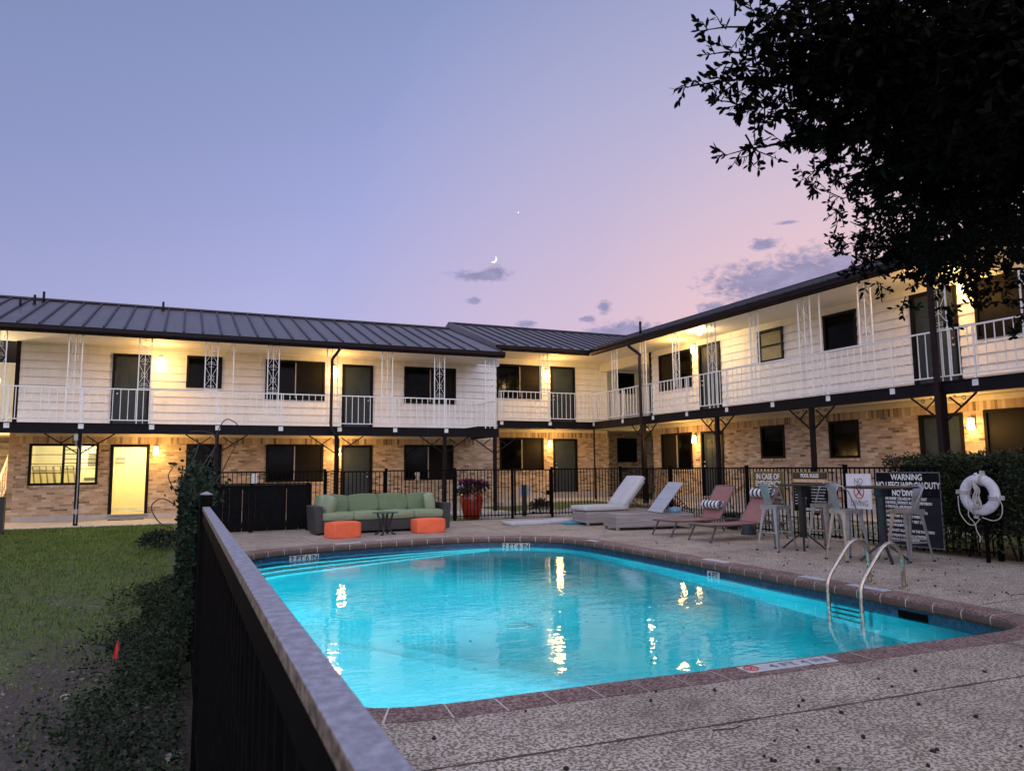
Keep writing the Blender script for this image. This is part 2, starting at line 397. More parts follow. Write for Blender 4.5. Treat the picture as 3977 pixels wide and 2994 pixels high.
    def post(s, u, o, z0, zt, w=0.10, brace=True, zb=1.86, reach=0.80, scroll=False):
        m = s.mb(); m.bar(s.P(u, o, z0), s.P(u, o, zt), w); m.bar(s.P(u, o, z0), s.P(u, o, z0+0.02), w+0.08)
        p = m.build('support_post', M['dark_beam'], s.root)
        if brace:
            m = s.mb()
            for sg in (-1, 1):
                a = (u+sg*(w/2), zb); b = (u+sg*reach, zt-0.005)
                m.bar(s.P(a[0], o, a[1]), s.P(b[0], o, b[1]), 0.032)
                mid = ((a[0]*0.5+b[0]*0.5), a[1]*0.5+b[1]*0.5)
                m.bar(s.P(mid[0], o, mid[1]), s.P(u+sg*(w/2+0.10), o, zt-0.06), 0.028)
                for (cu, cz, rr) in ((u+sg*(reach*0.62), zt-0.10, 0.05), (u+sg*0.16, zt-0.10, 0.045), (u+sg*(reach*0.36), zt-0.05, 0.03)) if scroll else ():
                    m.tube([s.P(cu+rr*math.cos(t_*0.7)*(1-t_*0.06), o, cz+rr*math.sin(t_*0.7)*(1-t_*0.06)) for t_ in range(10)], 0.007, 5)
            m.build('brace', M['dark_beam'], p)
        return p
def seams_quad(m, e0, e1, r0, r1, step, h=0.035, w=0.028, t0=None):
    """standing seams between the eave edge e0-e1 and ridge edge r0-r1 (parallel lines)"""
    pass
M['clearglass'] = None
def glass_clear():
    m = bpy.data.materials.new('clear window glass'); m.use_nodes = True; t = NT(m)
    for n in list(t.n): t.n.remove(n)
    o = t.new('ShaderNodeOutputMaterial'); a = t.new('ShaderNodeBsdfTransparent'); g = t.new('ShaderNodeBsdfGlossy'); g.inputs['Roughness'].default_value = 0.03
    mx = t.new('ShaderNodeMixShader'); mx.inputs[0].default_value = 0.05
    t.link(a.outputs[0], mx.inputs[1]); t.link(g.outputs[0], mx.inputs[2]); t.link(mx.outputs[0], o.inputs[0]); return m
M['clearglass'] = glass_clear()
M['blind'] = mat('window blind', (0.40,0.37,0.22), 0.6, noise=0.1)
M['yellow_wall'] = mat('cream interior wall', (0.86,0.80,0.56), 0.7, noise=0.03)
M['int_floor'] = mat('interior floor', (0.55,0.45,0.28), 0.5, noise=0.1)
M['ceiling'] = mat('porch ceiling paint', (0.62,0.58,0.50), 0.7, noise=0.06)

# =============== left wing (wall y 24.5)
LW = Wing((3.0, 24.5, 0.0), 'long left wing with lit kitchen window, open bright door and low metal roof', 'X', 24.5)
U0, U1 = -4.25, 10.3
holesL = [(-3.89,-2.22,1.02,2.15), (-1.90,-0.87,0.14,2.16), (0.14,1.10,1.02,2.16), (2.44,4.18,1.0,2.16), (4.78,5.80,0.14,2.16), (6.91,8.64,1.0,2.16)]
LW.face('brick_wall', LW.brick, U0, U1, 0.14, 2.18, holesL)
LW.face('soldier_course', LW.sold, U0, U1, 2.18, 2.372, [], out=0.012)
m = LW.mb(); LW.box(m, U0, U1, 0.0, 0.03, 0.0, 0.14); m.build('foundation', M['found'], LW.root)
m = LW.mb(); LW.box(m, U0, U1, -0.02, 0.02, 2.372, 2.47); m.build('frieze_board', M['ceiling'], LW.root)
holesU = [(-1.95,-0.92,2.66,4.83), (0.06,1.03,3.91,4.85), (2.36,4.18,3.62,4.85), (4.76,5.79,2.66,4.83), (6.89,8.72,3.62,4.84)]
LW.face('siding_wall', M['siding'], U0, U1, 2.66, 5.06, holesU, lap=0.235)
# lit window
w = LW.window(-3.89,-2.22,1.02,2.15, kind='lit')
m = LW.mb()
LW.box(m, -3.10, -3.04, -0.05, 0.02, 1.065, 2.105)
for z_ in (1.34, 1.60, 1.86): LW.box(m, -3.845, -3.10, -0.03, 0.0, z_-0.008, z_+0.008)
for z_ in (1.46, 1.62, 1.73, 1.88, 2.0): LW.box(m, -3.04, -2.265, -0.03, 0.0, z_-0.009, z_+0.009)
m.build('glazing_bars', M['trim'], w)
LW.window(0.14,1.10,1.02,2.16); LW.window(2.44,4.18,1.0,2.16, mull=3.294); LW.window(6.91,8.64,1.0,2.16, mull=7.75)
LW.door(4.78,5.80,0.14,2.16, hinge=-1)
m = LW.mb(); t_ = 0.085
LW.box(m, -1.90,-1.90+t_,-0.14,0.03,0.14,2.16); LW.box(m, -0.87-t_,-0.87,-0.14,0.03,0.14,2.16); LW.box(m, -1.90+t_,-0.87-t_,-0.14,0.028,2.16-t_,2.16)
m.build('door_frame', M['trim'], LW.root)
m = LW.mb(); LW.box(m, -1.93, -0.84, -0.14, 0.09, 0.105, 0.138); m.build('threshold', M['found'], LW.root)
LW.window(0.06,1.03,3.91,4.85, sill=False); LW.window(2.36,4.18,3.62,4.85, mull=3.268, sill=False); LW.window(6.89,8.72,3.62,4.84, mull=7.805, sill=False)
LW.door(-1.95,-0.92,2.66,4.83); LW.door(4.76,5.79,2.66,4.83, hinge=-1)
# balcony
m = LW.mb(); LW.box(m, -9.0, 9.40, 0.0, 2.24, 2.47, 2.62); m.build('balcony_floor', M['ceiling'], LW.root)
LW.beam(-9.0, 9.40, 2.34, 2.37, 2.635)
m = LW.mb(); LW.box(m, 9.31, 9.40, 0.0, 2.24, 2.372, 2.468); m.build('edge_beam', M['dark_beam'], LW.root)
LW.railing((-9.0,2.30), (9.36,2.30), 3.56, 2.73, 2.63, [-5.75,-4.06,-2.43,-0.77,0.89,2.58,4.26,5.95,7.6], 2.56)
m = LW.mb()
for z_, w_ in ((3.56,0.042),(2.73,0.03)): m.bar(LW.P(9.36,2.30,z_), LW.P(9.36,0.35,z_+ (0.0)), w_, 0.03)
for i in range(11): m.bar(LW.P(9.36,2.30-i*0.18,2.745), LW.P(9.36,2.30-i*0.18,3.545), 0.016)
m.build('end_railing', M['white_iron'], LW.root)
for a_ in ((-4.48,-4.17),(-2.80,-2.49),(-1.15,-0.85),(0.51,0.83),(2.18,2.49),(3.87,4.18),(5.53,5.86),(7.22,7.55),(8.95,9.26)): LW.column(a_[0], a_[1], 2.30, 2.63, 3.57, 5.0)
LW.column(1.25,1.25, 2.30, 2.63, 3.57, 5.0, single=True)
for u in (-2.44, 0.88, 4.18, 7.56): LW.post(u, 2.30, -0.06, 2.366)
LW.post(9.27, 2.30, -0.06, 2.366)
# conduit on the first post
m = LW.mb(); P_ = LW.P
m.box(-2.56,-2.47, 22.06,22.12, 2.18,2.34); m.tube([P_(-2.51,2.40,2.2), P_(-2.51,2.40,2.08), P_(-2.44,2.40,1.94), P_(-2.42,2.40,1.2), P_(-2.43,2.40,0.05)], 0.014, 6); m.box(-2.475,-2.395, 22.06,22.12,0.30,0.42)
m.build('conduit', M['mullion'], LW.root)
# steps up to the middle wing balcony
m = LW.mb(); LW.box(m, 8.75, 9.30, 0.9, 2.15, 2.621, 2.72)
m.build('balcony_step', M['dark_beam'], LW.root)
# soffit, roof
m = LW.mb(); LW.box(m, -9.0, 9.56, -0.05, 2.50, 5.06, 5.10); m.build('soffit', M['soffit'], LW.root)
def gutter(W_, u0, u1, o, z0, z1, name='gutter'):
    m = W_.mb(); W_.box(m, u0, u1, o-0.02, o+0.0, z0-0.03, z1+0.01)
    pr = [(o,z0+0.02),(o+0.025,z0),(o+0.075,z0),(o+0.11,z0+0.05),(o+0.115,z1-0.02),(o+0.125,z1),(o+0.10,z1+0.001),(o+0.098,z1-0.02),(o,z1-0.03)]
    n = len(pr); v = [W_.P(u, a, b) for u in (u0, u1) for a, b in pr]
    m.add(v, [tuple(range(n)), tuple(range(2*n-1, n-1, -1))]+[(i, i+n, (i+1) % n+n, (i+1) % n) for i in range(n)])
    return m.build(name, M['gutter'], W_.root)
gutter(LW, -9.0, 9.55, 2.48, 4.97, 5.13)
def roof_sheet(W_, polys, seams, name='roof', th=0.03):
    m = W_.mb(); m.cm = 0
    for p in polys:
        v = [Vector(q) for q in p]; n = len(v)
        m.add([tuple(q) for q in v]+[tuple(q-Vector((0,0,th))) for q in v], [tuple(range(n)), tuple(range(2*n-1,n-1,-1))]+[(i,i+n,(i+1)%n+n,(i+1)%n) for i in range(n)])
    m.cm = 1
    for a, b in seams: m.bar(Vector(a)+Vector((0,0,0.02)), Vector(b)+Vector((0,0,0.02)), 0.05, 0.05)
    return m.build(name, [M['roof'], M['seam']], W_.root)
ey, rz = 22.0, 6.68; ry = 26.55; ez = 5.15
x = -8.8; ss = []
while x < 9.1: ss.append(((x, ey+0.02, ez+0.0), (x, ry, rz))); x += 0.485
ss.append(((9.47, ey+0.02, ez), (9.17, ry, rz)))
roof_sheet(LW, [[(-9.0,ey,ez),(9.5,ey,ez),(9.2,ry,rz),(-9.0,ry,rz)], [(-9.0,ry,rz),(9.2,ry,rz),(9.2,ry+4.55,ez),(-9.0,ry+4.55,ez)]], ss)
m = LW.mb(); m.bar((-9.0,ry,rz+0.03), (9.22,ry,rz+0.03), 0.22, 0.05); m.build('ridge_cap', M['seam'], LW.root)
m = LW.mb(); m.add([(9.15,ey+0.3,ez-0.06),(9.15,ry,rz-0.10),(9.15,ry+4.5,ez-0.06)], [(0,1,2)]); m.build('gable_end', M['siding'], LW.root)
for (x, y, z0_, z1_) in ((-4.17,25.5,6.28,6.62),(-4.02,26.0,6.45,6.84),(-4.42,24.9,6.05,6.36),(-0.72,26.0,6.45,6.80)):
    m = LW.mb(); m.tube([(x,y,z0_),(x,y,z1_)], 0.036, 10); m.tube([(x,y,z0_+0.02),(x,y,z0_+0.08)], [0.08,0.042], 10); m.build('vent_pipe', M['gutter'], LW.root, smooth=True)
# downspout
m = LW.mb()
m.tube([(4.20,22.04,5.02),(4.18,22.04,4.90),(4.05,22.06,4.72),(3.99,22.08,4.62),(3.985,22.09,2.72),(4.0,22.07,2.55),(4.12,22.05,2.36),(4.20,22.08,2.25),(4.20,22.10,0.1)], 0.045, 10)
m.build('downspout', M['gutter'], LW.root, smooth=True)
# corner trims / breezeway end
m = LW.mb(); LW.box(m, -4.36,-4.252, -0.6, 0.03, 2.66, 5.055); m.build('corner_post', M['trim'], LW.root)
m = LW.mb(); m.box(-4.40,-4.252,24.50,30.0,0.0,2.46); m.build('breezeway_wall', M['brickY'], LW.root)
m = LW.mb(); m.box(-4.36,-4.30,25.1,30.0,2.66,5.05); m.build('breezeway_wall', M['siding'], LW.root)
m = LW.mb(); m.box(-9.0,-4.41,29.5,29.6,0.0,2.46); m.box(-9.0,-4.37,29.5,29.6,2.65,5.05); m.box(-9.0,-8.9,22.2,29.5,0.0,5.05); m.box(-9.0,-4.4,24.5,29.5,2.47,2.62); m.build('breezeway_wall', M['siding'], LW.root)
m = LW.mb()
for i in range(13): m.box(-5.9,-4.72, 25.2+i*0.27, 25.2+i*0.27+0.29, 0.16+i*0.19, 0.20+i*0.19)
for xx in (-5.95,-4.70): m.bar((xx,25.15,0.05),(xx,28.75,2.6),0.05,0.28)
m.build('stair', M['concrete'], LW.root)
m = LW.mb()
for xx in (-5.95,-4.70):
    m.bar((xx,25.1,1.05),(xx,28.6,3.5),0.05,0.05)
    for i in range(12): m.bar((xx,25.2+i*0.3,0.2+i*0.21),(xx,25.2+i*0.3,1.12+i*0.21),0.02)
m.build('stair_rail', M['white_iron'], LW.root)
# interior of the kitchen room
m = LW.mb()
m.box(-4.24,-0.5,27.6,27.7,0.12,2.44); m.box(-4.25,-4.20,24.68,27.6,0.12,2.44); m.box(-0.62,-0.5,24.68,27.6,0.12,2.44); m.box(-4.24,-0.5,24.66,27.6,2.42,2.46)
m.box(-2.02,-1.95,24.68,26.3,0.12,2.42); m.box(-1.95,-0.62,26.3,26.38,0.12,2.42)
m.build('interior_wall', M['yellow_wall'], LW.root)
m = LW.mb(); m.box(-4.24,-0.5,24.5,27.7,0.06,0.12); m.build('interior_floor', M['int_floor'], LW.root)
m = LW.mb(); m.box(-1.95,-0.62,26.28,26.30,0.12,0.22); m.box(-1.95,-0.62,26.27,26.299,0.215,0.24); m.build('baseboard', M['siding'], LW.root)
# back shell of the whole wing
m = LW.mb(); m.box(-0.45,10.3,31.0,31.1,0,5.1); m.box(-9,-4.3,31.0,31.1,0,5.1); m.box(10.2,10.3,24.6,26.2,0,5.05); m.box(-4.25,10.3,24.75,31,2.48,2.6); m.build('rear_wall', M['siding'], LW.root)

M['rake'] = mat('rake board paint', (0.11,0.10,0.11), 0.5, noise=0.15)
# =============== middle wing (wall y 26.3)
MW = Wing((13.2, 26.3, 0.18), 'short middle wing set back between the two long wings, gabled roof end showing', 'X', 26.3)
U0, U1 = 10.3, 16.0
MW.face('brick_wall', MW.brick, U0, U1, 0.385, 2.53, [(11.20,13.05,1.29,2.51), (13.49,14.58,0.385,2.50)])
MW.face('soldier_course', MW.sold, U0, U1, 2.532, 2.74, [], out=0.012)
m = MW.mb(); MW.box(m, U0, U1, 0.0, 0.03, 0.15, 0.385); m.build('foundation', M['found'], MW.root)
m = MW.mb(); MW.box(m, U0, U1, -0.02, 0.02, 2.742, 2.86); m.build('frieze_board', M['ceiling'], MW.root)
MW.face('siding_wall', M['siding'], U0, U1, 3.06, 5.62, [(11.07,12.97,4.08,5.37),(13.40,14.51,3.08,5.40)], lap=0.235)
MW.window(11.20,13.05,1.29,2.51, mull=12.13); MW.window(11.07,12.97,4.08,5.37, mull=12.056, sill=False)
MW.door(13.49,14.58,0.385,2.50); MW.door(13.40,14.51,3.08,5.40)
m = MW.mb(); MW.box(m, 10.3, 16.2, 0.0, 1.9, 2.88, 3.03); m.build('balcony_floor', M['ceiling'], MW.root)
MW.beam(10.3, 14.20, 2.0, 2.79, 3.05)
m = MW.mb(); MW.box(m, 10.3,10.38,0.3,1.90,2.795,3.04); m.build('edge_beam', M['dark_beam'], MW.root)
MW.railing((10.34,1.96),(14.15,1.96), 4.12, 3.16, 3.05, [10.42,12.36], 2.975)
MW.column(11.99,12.32,1.96,3.05,4.13,5.58)
m = MW.mb(); m.tube([(14.22,24.31,0.12),(14.22,24.31,2.80)], 0.032, 10); m.build('support_post', M['dark_beam'], MW.root, smooth=True)
m = MW.mb(); MW.box(m, 10.2, 16.2, -0.05, 2.20, 5.62, 5.66); m.build('soffit', M['soffit'], MW.root)
gutter(MW, 10.1, 13.98, 2.18, 5.58, 5.74)
E2 = (10.06, 24.08, 5.76); sl = 0.337
def zb_(y): return 5.76+sl*(y-24.08)
ss = []; x = 10.5
while x < 18.7:
    y0 = max(24.08, 24.08+(x-13.98)); ss.append(((x, y0, zb_(y0)), (x, 28.88, zb_(28.88)))); x += 0.46
roof_sheet(MW, [[(10.06,24.08,5.76),(13.98,24.08,5.76),(18.78,28.88,zb_(28.88)),(10.06,28.88,zb_(28.88))], [(10.06,28.88,zb_(28.88)),(18.78,28.88,zb_(28.88)),(22.0,33.6,zb_(28.88)-1.6),(10.06,33.6,zb_(28.88)-1.6)]], ss)
m = MW.mb(); m.bar((10.0,28.88,zb_(28.88)+0.03),(18.8,28.88,zb_(28.88)+0.03),0.22,0.05); m.build('ridge_cap', M['seam'], MW.root)
m = MW.mb(); m.bar((10.03,23.98,5.62),(10.03,28.9,zb_(28.88)-0.10),0.06,0.34); m.bar((10.03,28.9,zb_(28.88)-0.10),(10.03,33.6,zb_(28.88)-1.70),0.06,0.34); m.build('rake_board', M['rake'], MW.root)
m = MW.mb(); m.add([(10.3,24.2,5.6),(10.3,28.88,7.3),(10.3,33.5,5.6),(10.3,33.5,4.8),(10.3,24.2,5.0)], [(0,1,2,3,4)]); m.build('gable_end', M['siding'], MW.root)
m = MW.mb(); MW.box(m, 10.3, 22, -7.3, -7.2, 0, 5.6); MW.box(m, 10.3, 15.9, -7.2, -0.2, 2.88, 3.0); m.build('rear_wall', M['siding'], MW.root)
# recess between middle and right wing
m = MW.mb(); m.box(16.0,16.06,26.3,28.4,0.15,2.86); m.build('recess_wall', M['brickY'], MW.root)
m = MW.mb(); m.box(16.0,16.06,26.3,28.4,3.02,5.67); m.build('recess_wall', M['siding'], MW.root)
RC = Wing.__new__(Wing); RC.root = MW.root; RC.off = MW.off; RC.axis = 'X'; RC.wall = 28.4; RC.flip = False; RC.brick = MW.brick; RC.sold = MW.sold
RC.face('recess_wall', M['brickX'], 16.0, 22.0, 0.15, 2.86, [(17.80,18.80,1.58,2.62)]); RC.face('recess_wall', M['siding'], 16.0, 22.0, 3.02, 5.68, [(17.86,18.74,4.67,5.56)], lap=0.235)
RC.window(17.80,18.80,1.58,2.62); RC.window(17.86,18.74,4.67,5.56, sill=False)
m = MW.mb(); m.box(16.0,22.0,22.9,28.4,2.86,3.02); m.build('balcony_floor', M['ceiling'], MW.root)
m = MW.mb(); m.box(15.7,15.95,22.95,26.3,5.25,5.62); m.build('header_beam', M['soffit'], MW.root)
m = MW.mb(); m.box(14.0,22.0,22.9,28.4,5.67,5.70); m.build('soffit', M['soffit'], MW.root)

# =============== right wing (wall x 15.9)
RW = Wing((15.9, 13.0, 0.18), 'long right wing of brick and white siding seen at an angle behind the pool signs', 'Y', 15.9)
V0, V1 = 0.5, 22.95
RW.face('brick_wall', RW.brick, V0, V1, 0.385, 2.53, [(20.62,22.36,1.28,2.51),(19.0,20.12,0.385,2.51),(16.36,17.29,1.60,2.53),(13.78,14.71,1.57,2.52),(10.96,12.04,0.385,2.52),(8.3,10.47,1.29,2.52),(4.0,4.9,1.6,2.52)])
RW.face('soldier_course', RW.sold, V0, V1, 2.532, 2.74, [], out=0.012)
m = RW.mb(); RW.box(m, V0, V1, 0.0, 0.03, 0.12, 0.385); m.build('foundation', M['found'], RW.root)
m = RW.mb(); RW.box(m, V0, V1, -0.02, 0.02, 2.742, 2.87); m.build('frieze_board', M['ceiling'], RW.root)
RW.face('siding_wall', M['siding'], V0, V1, 3.06, 5.62, [(20.45,22.31,4.10,5.37),(18.95,20.05,3.08,5.42),(16.21,17.20,4.45,5.39),(13.64,14.68,4.44,5.39),(10.88,12.05,3.08,5.41),(8.3,10.46,4.10,5.38),(4.0,4.9,4.45,5.38)], lap=0.235)
RW.window(20.62,22.36,1.28,2.51, mull=21.475); RW.window(20.45,22.31,4.10,5.37, mull=21.4, sill=False)
RW.window(16.36,17.29,1.60,2.53); RW.window(16.21,17.20,4.45,5.39, kind='blind', sill=False, label='window with yellowish blinds')
RW.window(13.78,14.71,1.57,2.52); RW.window(13.64,14.68,4.44,5.39, sill=False)
RW.window(8.3,10.47,1.29,2.52, mull=9.1); RW.window(8.3,10.46,4.10,5.38, mull=9.1, sill=False); RW.window(4.0,4.9,1.6,2.52); RW.window(4.0,4.9,4.45,5.38, sill=False)
RW.door(19.0,20.12,0.385,2.51, hinge=-1); RW.door(18.95,20.05,3.08,5.42, hinge=-1); RW.door(10.96,12.04,0.385,2.52); RW.door(10.88,12.05,3.08,5.41)
m = RW.mb(); RW.box(m, V0, 24.4, 0.0, 1.66, 2.88, 3.03); m.build('balcony_floor', M['ceiling'], RW.root)
RW.beam(V0, 24.30, 1.75, 2.79, 3.05)
RW.railing((V0,1.71),(24.26,1.71), 4.11, 3.16, 3.05, [24.2,22.19,20.34,18.55,16.72,14.92,13.08,11.31,9.45,7.6,5.8,4.0], 2.975)
for a_ in ((22.53,22.88),(20.72,21.05),(18.90,19.22),(17.13,17.50),(15.36,15.68),(13.54,13.93),(11.75,12.10),(9.97,10.32),(8.15,8.49),(6.4,6.73),(4.6,4.93)): RW.column(a_[0], a_[1], 1.71, 3.05, 4.12, 5.58)
RW.column(13.24,13.24,1.71,3.05,4.12,5.58, single=True)
for u in (20.93, 17.2, 13.65, 10.18, 6.6): RW.post(u, 1.71, 0.0, 2.786, zb=2.25, reach=0.72, scroll=True)
m = RW.mb(); RW.box(m, V0, 24.1, -0.05, 1.92, 5.62, 5.66); m.build('soffit', M['soffit'], RW.root)
gutter(RW, V0-0.5, 24.0, 1.90, 5.57, 5.74)
def zc_(x): return 5.76+sl*(x-13.98)
ss = []; y = 0.3
while y < 28.7:
    x0 = max(13.98, 13.98+(y-24.08)); ss.append(((x0, y, zc_(x0)), (18.78, y, zc_(18.78)))); y += 0.46
roof_sheet(RW, [[(13.98,24.08,5.765),(13.98,V0-0.5,5.765),(18.78,V0-0.5,zc_(18.78)),(18.78,28.88,zc_(18.78))],[(18.78,28.88,zc_(18.78)),(18.78,V0-0.5,zc_(18.78)),(23.4,V0-0.5,5.76),(23.4,33.5,5.76)]], ss)
m = RW.mb(); m.bar((18.78,V0-0.5,zc_(18.78)+0.03),(18.78,28.88,zc_(18.78)+0.03),0.22,0.05); m.build('ridge_cap', M['seam'], RW.root)
m = RW.mb(); RW.box(m, V0, 22.95, -6.9, -6.8, 0, 5.6); m.box(15.9,22.7,V0,V0+0.1,0,5.6); m.box(15.9,22.7,22.9,22.95,0.1,5.6); m.box(16.1,22.6,V0+.1,22.9,2.88,3.0); m.build('rear_wall', M['siding'], RW.root)
m = RW.mb(); RW.box(m, 22.84, 22.952, -0.3, 0.045, 3.06, 5.61); m.build('corner_post', M['trim'], RW.root)
m = RW.mb(); m.tube([(14.0,21.46,5.62),(14.0,21.44,5.50),(14.06,21.2,5.33),(14.09,20.93,5.15),(14.06,20.90,5.0),(14.06,20.90,3.0),(14.06,20.88,2.75),(14.07,20.86,0.1)], 0.055, 10)
m.build('downspout', M['gutter'], RW.root, smooth=True)
m = RW.mb(); m.bar((14.04,10.18,5.60),(14.04,10.17,3.0),0.10,0.075); m.bar((14.04,10.17,3.0),(14.0,10.10,0.0),0.12,0.09); m.build('downspout', M['gutter'], RW.root)
for (x, y, z0_, z1_) in ((17.2,12.6,6.75,7.25),(14.6,21.6,5.9,6.45)):
    m = RW.mb(); m.tube([(x,y,z0_),(x,y,z1_)], 0.045, 10); m.tube([(x,y,z0_+0.03),(x,y,z0_+0.12)], [0.09,0.05], 10); m.build('vent_pipe', M['gutter'], RW.root, smooth=True)

# =============== wall lamps
def make_lamp():
    r = thing('wall_lamp', (0,0,0), 'x', 'lamp')
    m = MB(); m.box(-0.055,0.055,-0.02,0.0,-0.11,0.14); m.bar((0,-0.02,0.10),(0,-0.085,0.125),0.022); m.lathe([(0.0,0.150),(0.05,0.148),(0.062,0.132),(0.060,0.118),(0.0,0.118)], (0,-0.085,0), 16)
    m.build('back_plate', M['lampmetal'], r, smooth=False)
    m = MB(); m.lathe([(0.052,0.117),(0.055,0.05),(0.070,-0.04),(0.078,-0.09),(0.070,-0.13),(0.045,-0.14)], (0,-0.085,0), 18)
    m.build('shade', M['bulb'], r, smooth=True)
    return r
proto = make_lamp(); first = [True]
def place_lamp(x, y, z, rz, label, power, col=(1.0,0.54,0.14), side=1, drop=True):
    o = proto if first[0] else copy_tree(proto); first[0] = False
    o.location = (x, y, z); o.rotation_euler = (0,0,rz); o['label'] = label; o['group'] = 'lit wall lamps by the doors'
    if power > 0:
        ld = bpy.data.lights.new('lamp_or_fill_glow', 'POINT'); ld.energy = power*0.10; ld.color = col; ld.shadow_soft_size = 0.05
        lo = bpy.data.objects.new('lamp_or_fill_glow', ld); COL.objects.link(lo)
        d = Matrix.Rotation(rz, 4, 'Z') @ Vector((0,-0.19,-0.22)); lo.location = (x+d.x, y+d.y, z+d.z)
        ld2 = bpy.data.lights.new('lamp_glow_up', 'POINT'); ld2.energy = power; ld2.color = col; ld2.shadow_soft_size = 0.14
        l2 = bpy.data.objects.new('lamp_glow_up', ld2); COL.objects.link(l2)
        d = Matrix.Rotation(rz, 4, 'Z') @ Vector((0,-0.80,-0.12)); l2.location = (x+d.x, y+d.y, z+d.z)
PW = 66.0
place_lamp(-0.68,24.478,4.66,0,'lit frosted wall lamp beside the far left upstairs door',PW)
place_lamp(4.50,24.478,4.62,0,'lit wall lamp half hidden behind the upstairs downspout',PW*0.8)
place_lamp(-0.70,24.488,1.98,0,'lit wall lamp beside the bright open doorway',PW)
place_lamp(4.66,24.488,1.95,0,'lit wall lamp behind the downstairs post above the mesh panel',PW*0.9)
place_lamp(13.24,26.278,5.12,0,'lit wall lamp left of the upstairs door in the middle wing',PW)
place_lamp(13.30,26.288,2.30,0,'lit wall lamp left of the green grey downstairs door in the middle wing',PW)
place_lamp(15.878,20.26,5.36,-PI/2,'lit wall lamp upstairs at the far end of the right wing',PW)
place_lamp(15.888,20.37,2.28,-PI/2,'lit wall lamp downstairs at the far end of the right wing',PW)
place_lamp(15.878,10.68,5.35,-PI/2,'lit wall lamp upstairs seen through the tree leaves',PW)
place_lamp(15.888,10.73,2.26,-PI/2,'lit wall lamp on bricks just above the hedge',PW)
cl = thing('ceiling_lamp', (14.75,18.55,5.62), 'round lit lamp on the balcony ceiling of the right wing', 'lamp')
m = MB(); m.lathe([(0.075,0.0),(0.085,-0.02),(0.08,-0.035)], (0,0,0), 18); m.build('base', M['white_iron'], cl)
m = MB(); m.lathe([(0.078,-0.03),(0.10,-0.07),(0.085,-0.12),(0.04,-0.145),(0.0,-0.15)], (0,0,0), 18); m.build('globe', M['bulb'], cl, smooth=True)
def point(x, y, z, e, col=(1.0,0.72,0.34), r=0.06):
    ld = bpy.data.lights.new('lamp_or_fill_glow', 'POINT'); ld.energy = e; ld.color = col; ld.shadow_soft_size = r
    lo = bpy.data.objects.new('lamp_or_fill_glow', ld); COL.objects.link(lo); lo.location = (x,y,z)
point(14.75,18.55,5.40,PW*0.9)
point(17.2,25.2,5.0,26); point(17.2,25.4,2.3,14)  # no lamp here: two warm fill lights added to brighten the recess
# breezeway and interior lamps
bz = thing('hanging_lamp', (-5.05,25.9,4.05), 'small bright lamp in the stair passage at the left edge', 'lamp')
m = MB(); m.tube([(0,0,0.1),(0,0,1.0)],0.008,6); m.build('cord', M['black_iron'], bz)
m = MB(); m.lathe([(0.0,0.11),(0.05,0.10),(0.085,0.03),(0.075,-0.05),(0.0,-0.08)],(0,0,0),16); m.build('globe', M['bulb'], bz, smooth=True)
point(-5.2,25.4,4.0,210,r=0.1); point(-5.4,24.9,1.9,200,col=(1.0,0.58,0.2),r=0.1)
il = thing('ceiling_lamp', (-2.9,26.0,2.42), 'flush ceiling lamp inside the lit kitchen', 'lamp')
m = MB(); m.lathe([(0.16,0.0),(0.17,-0.03),(0.10,-0.08),(0.0,-0.09)],(0,0,0),20); m.build('shade', M['bulb'], il, smooth=True)
point(-2.9,26.0,2.15,95,col=(1.0,0.86,0.42),r=0.15); point(-1.25,25.3,2.0,95,col=(1.0,0.84,0.38),r=0.15)
# ------------------------------------------------------------------ ground
def gz(x, y):
    """terrain height outside the pool deck"""
    def ss(a, b, t): t = max(0, min(1, (t-a)/(b-a))); return t*t*(3-2*t)
    if y > 18.6:
        z = -0.02+0.165*ss(8.5, 13.5, x)*ss(18.6, 23.0, y)
        if x > 10.9: z = max(z, -0.03+0.17*ss(11, 13.7, x))
    elif x > 10.7: z = -0.03+0.17*ss(11, 13.7, x)
    else: z = -0.02-0.26*(1-ss(3, 14, y))
    return z+(0.015*math.sin(x*1.7+y*0.6)*math.cos(y*1.1-x*0.4) if x < 8 and y < 20 else 0)
def soil_mat():
    m = bpy.data.materials.new('lawn soil and grass'); m.use_nodes = True; t = NT(m); b = m.node_tree.nodes['Principled BSDF']
    pos = t.new('ShaderNodeNewGeometry').outputs['Position']; s = t.new('ShaderNodeSeparateXYZ'); t.link(pos, s.inputs[0])
    n1 = t.noise(pos, 1.1, 5, 0.65); n2 = t.noise(pos, 28, 4, 0.7); n3 = t.noise(pos, 5, 4, 0.6)
    grass = t.mix(t.ramp(n3, [(0.3,0.0),(0.7,1.0)]), (0.055,0.085,0.018), (0.11,0.145,0.035))
    dirt = t.mix(n2, (0.026,0.020,0.018), (0.135,0.105,0.09))
    # bare, littered soil close to the near fence, lawn farther off
    k = t.math('MULTIPLY_ADD', s.outputs[1], 0.20, -1.25); k = t.math('ADD', k, t.math('MULTIPLY_ADD', n1, 2.4, -1.2)); k = t.math('MAXIMUM', k, t.math('MULTIPLY_ADD', s.outputs[0], -0.35, -1.3))
    k = t.ramp(k, [(0.0,0.0),(0.45,1.0)])
    col = t.mix(k, dirt, grass); col = t.mix(t.ramp(n2, [(0.35,0.45),(0.6,0.0)]), col, (0.012,0.014,0.008)); t.link(col, b.inputs['Base Color']); b.inputs['Roughness'].default_value = 0.95
    bn = t.new('ShaderNodeBump', i_Strength=0.9, i_Distance=0.03); t.link(t.math('ADD', n2, n3), bn.inputs['Height']); t.link(bn.outputs[0], b.inputs['Normal'])
    return m
M['soil'] = soil_mat()
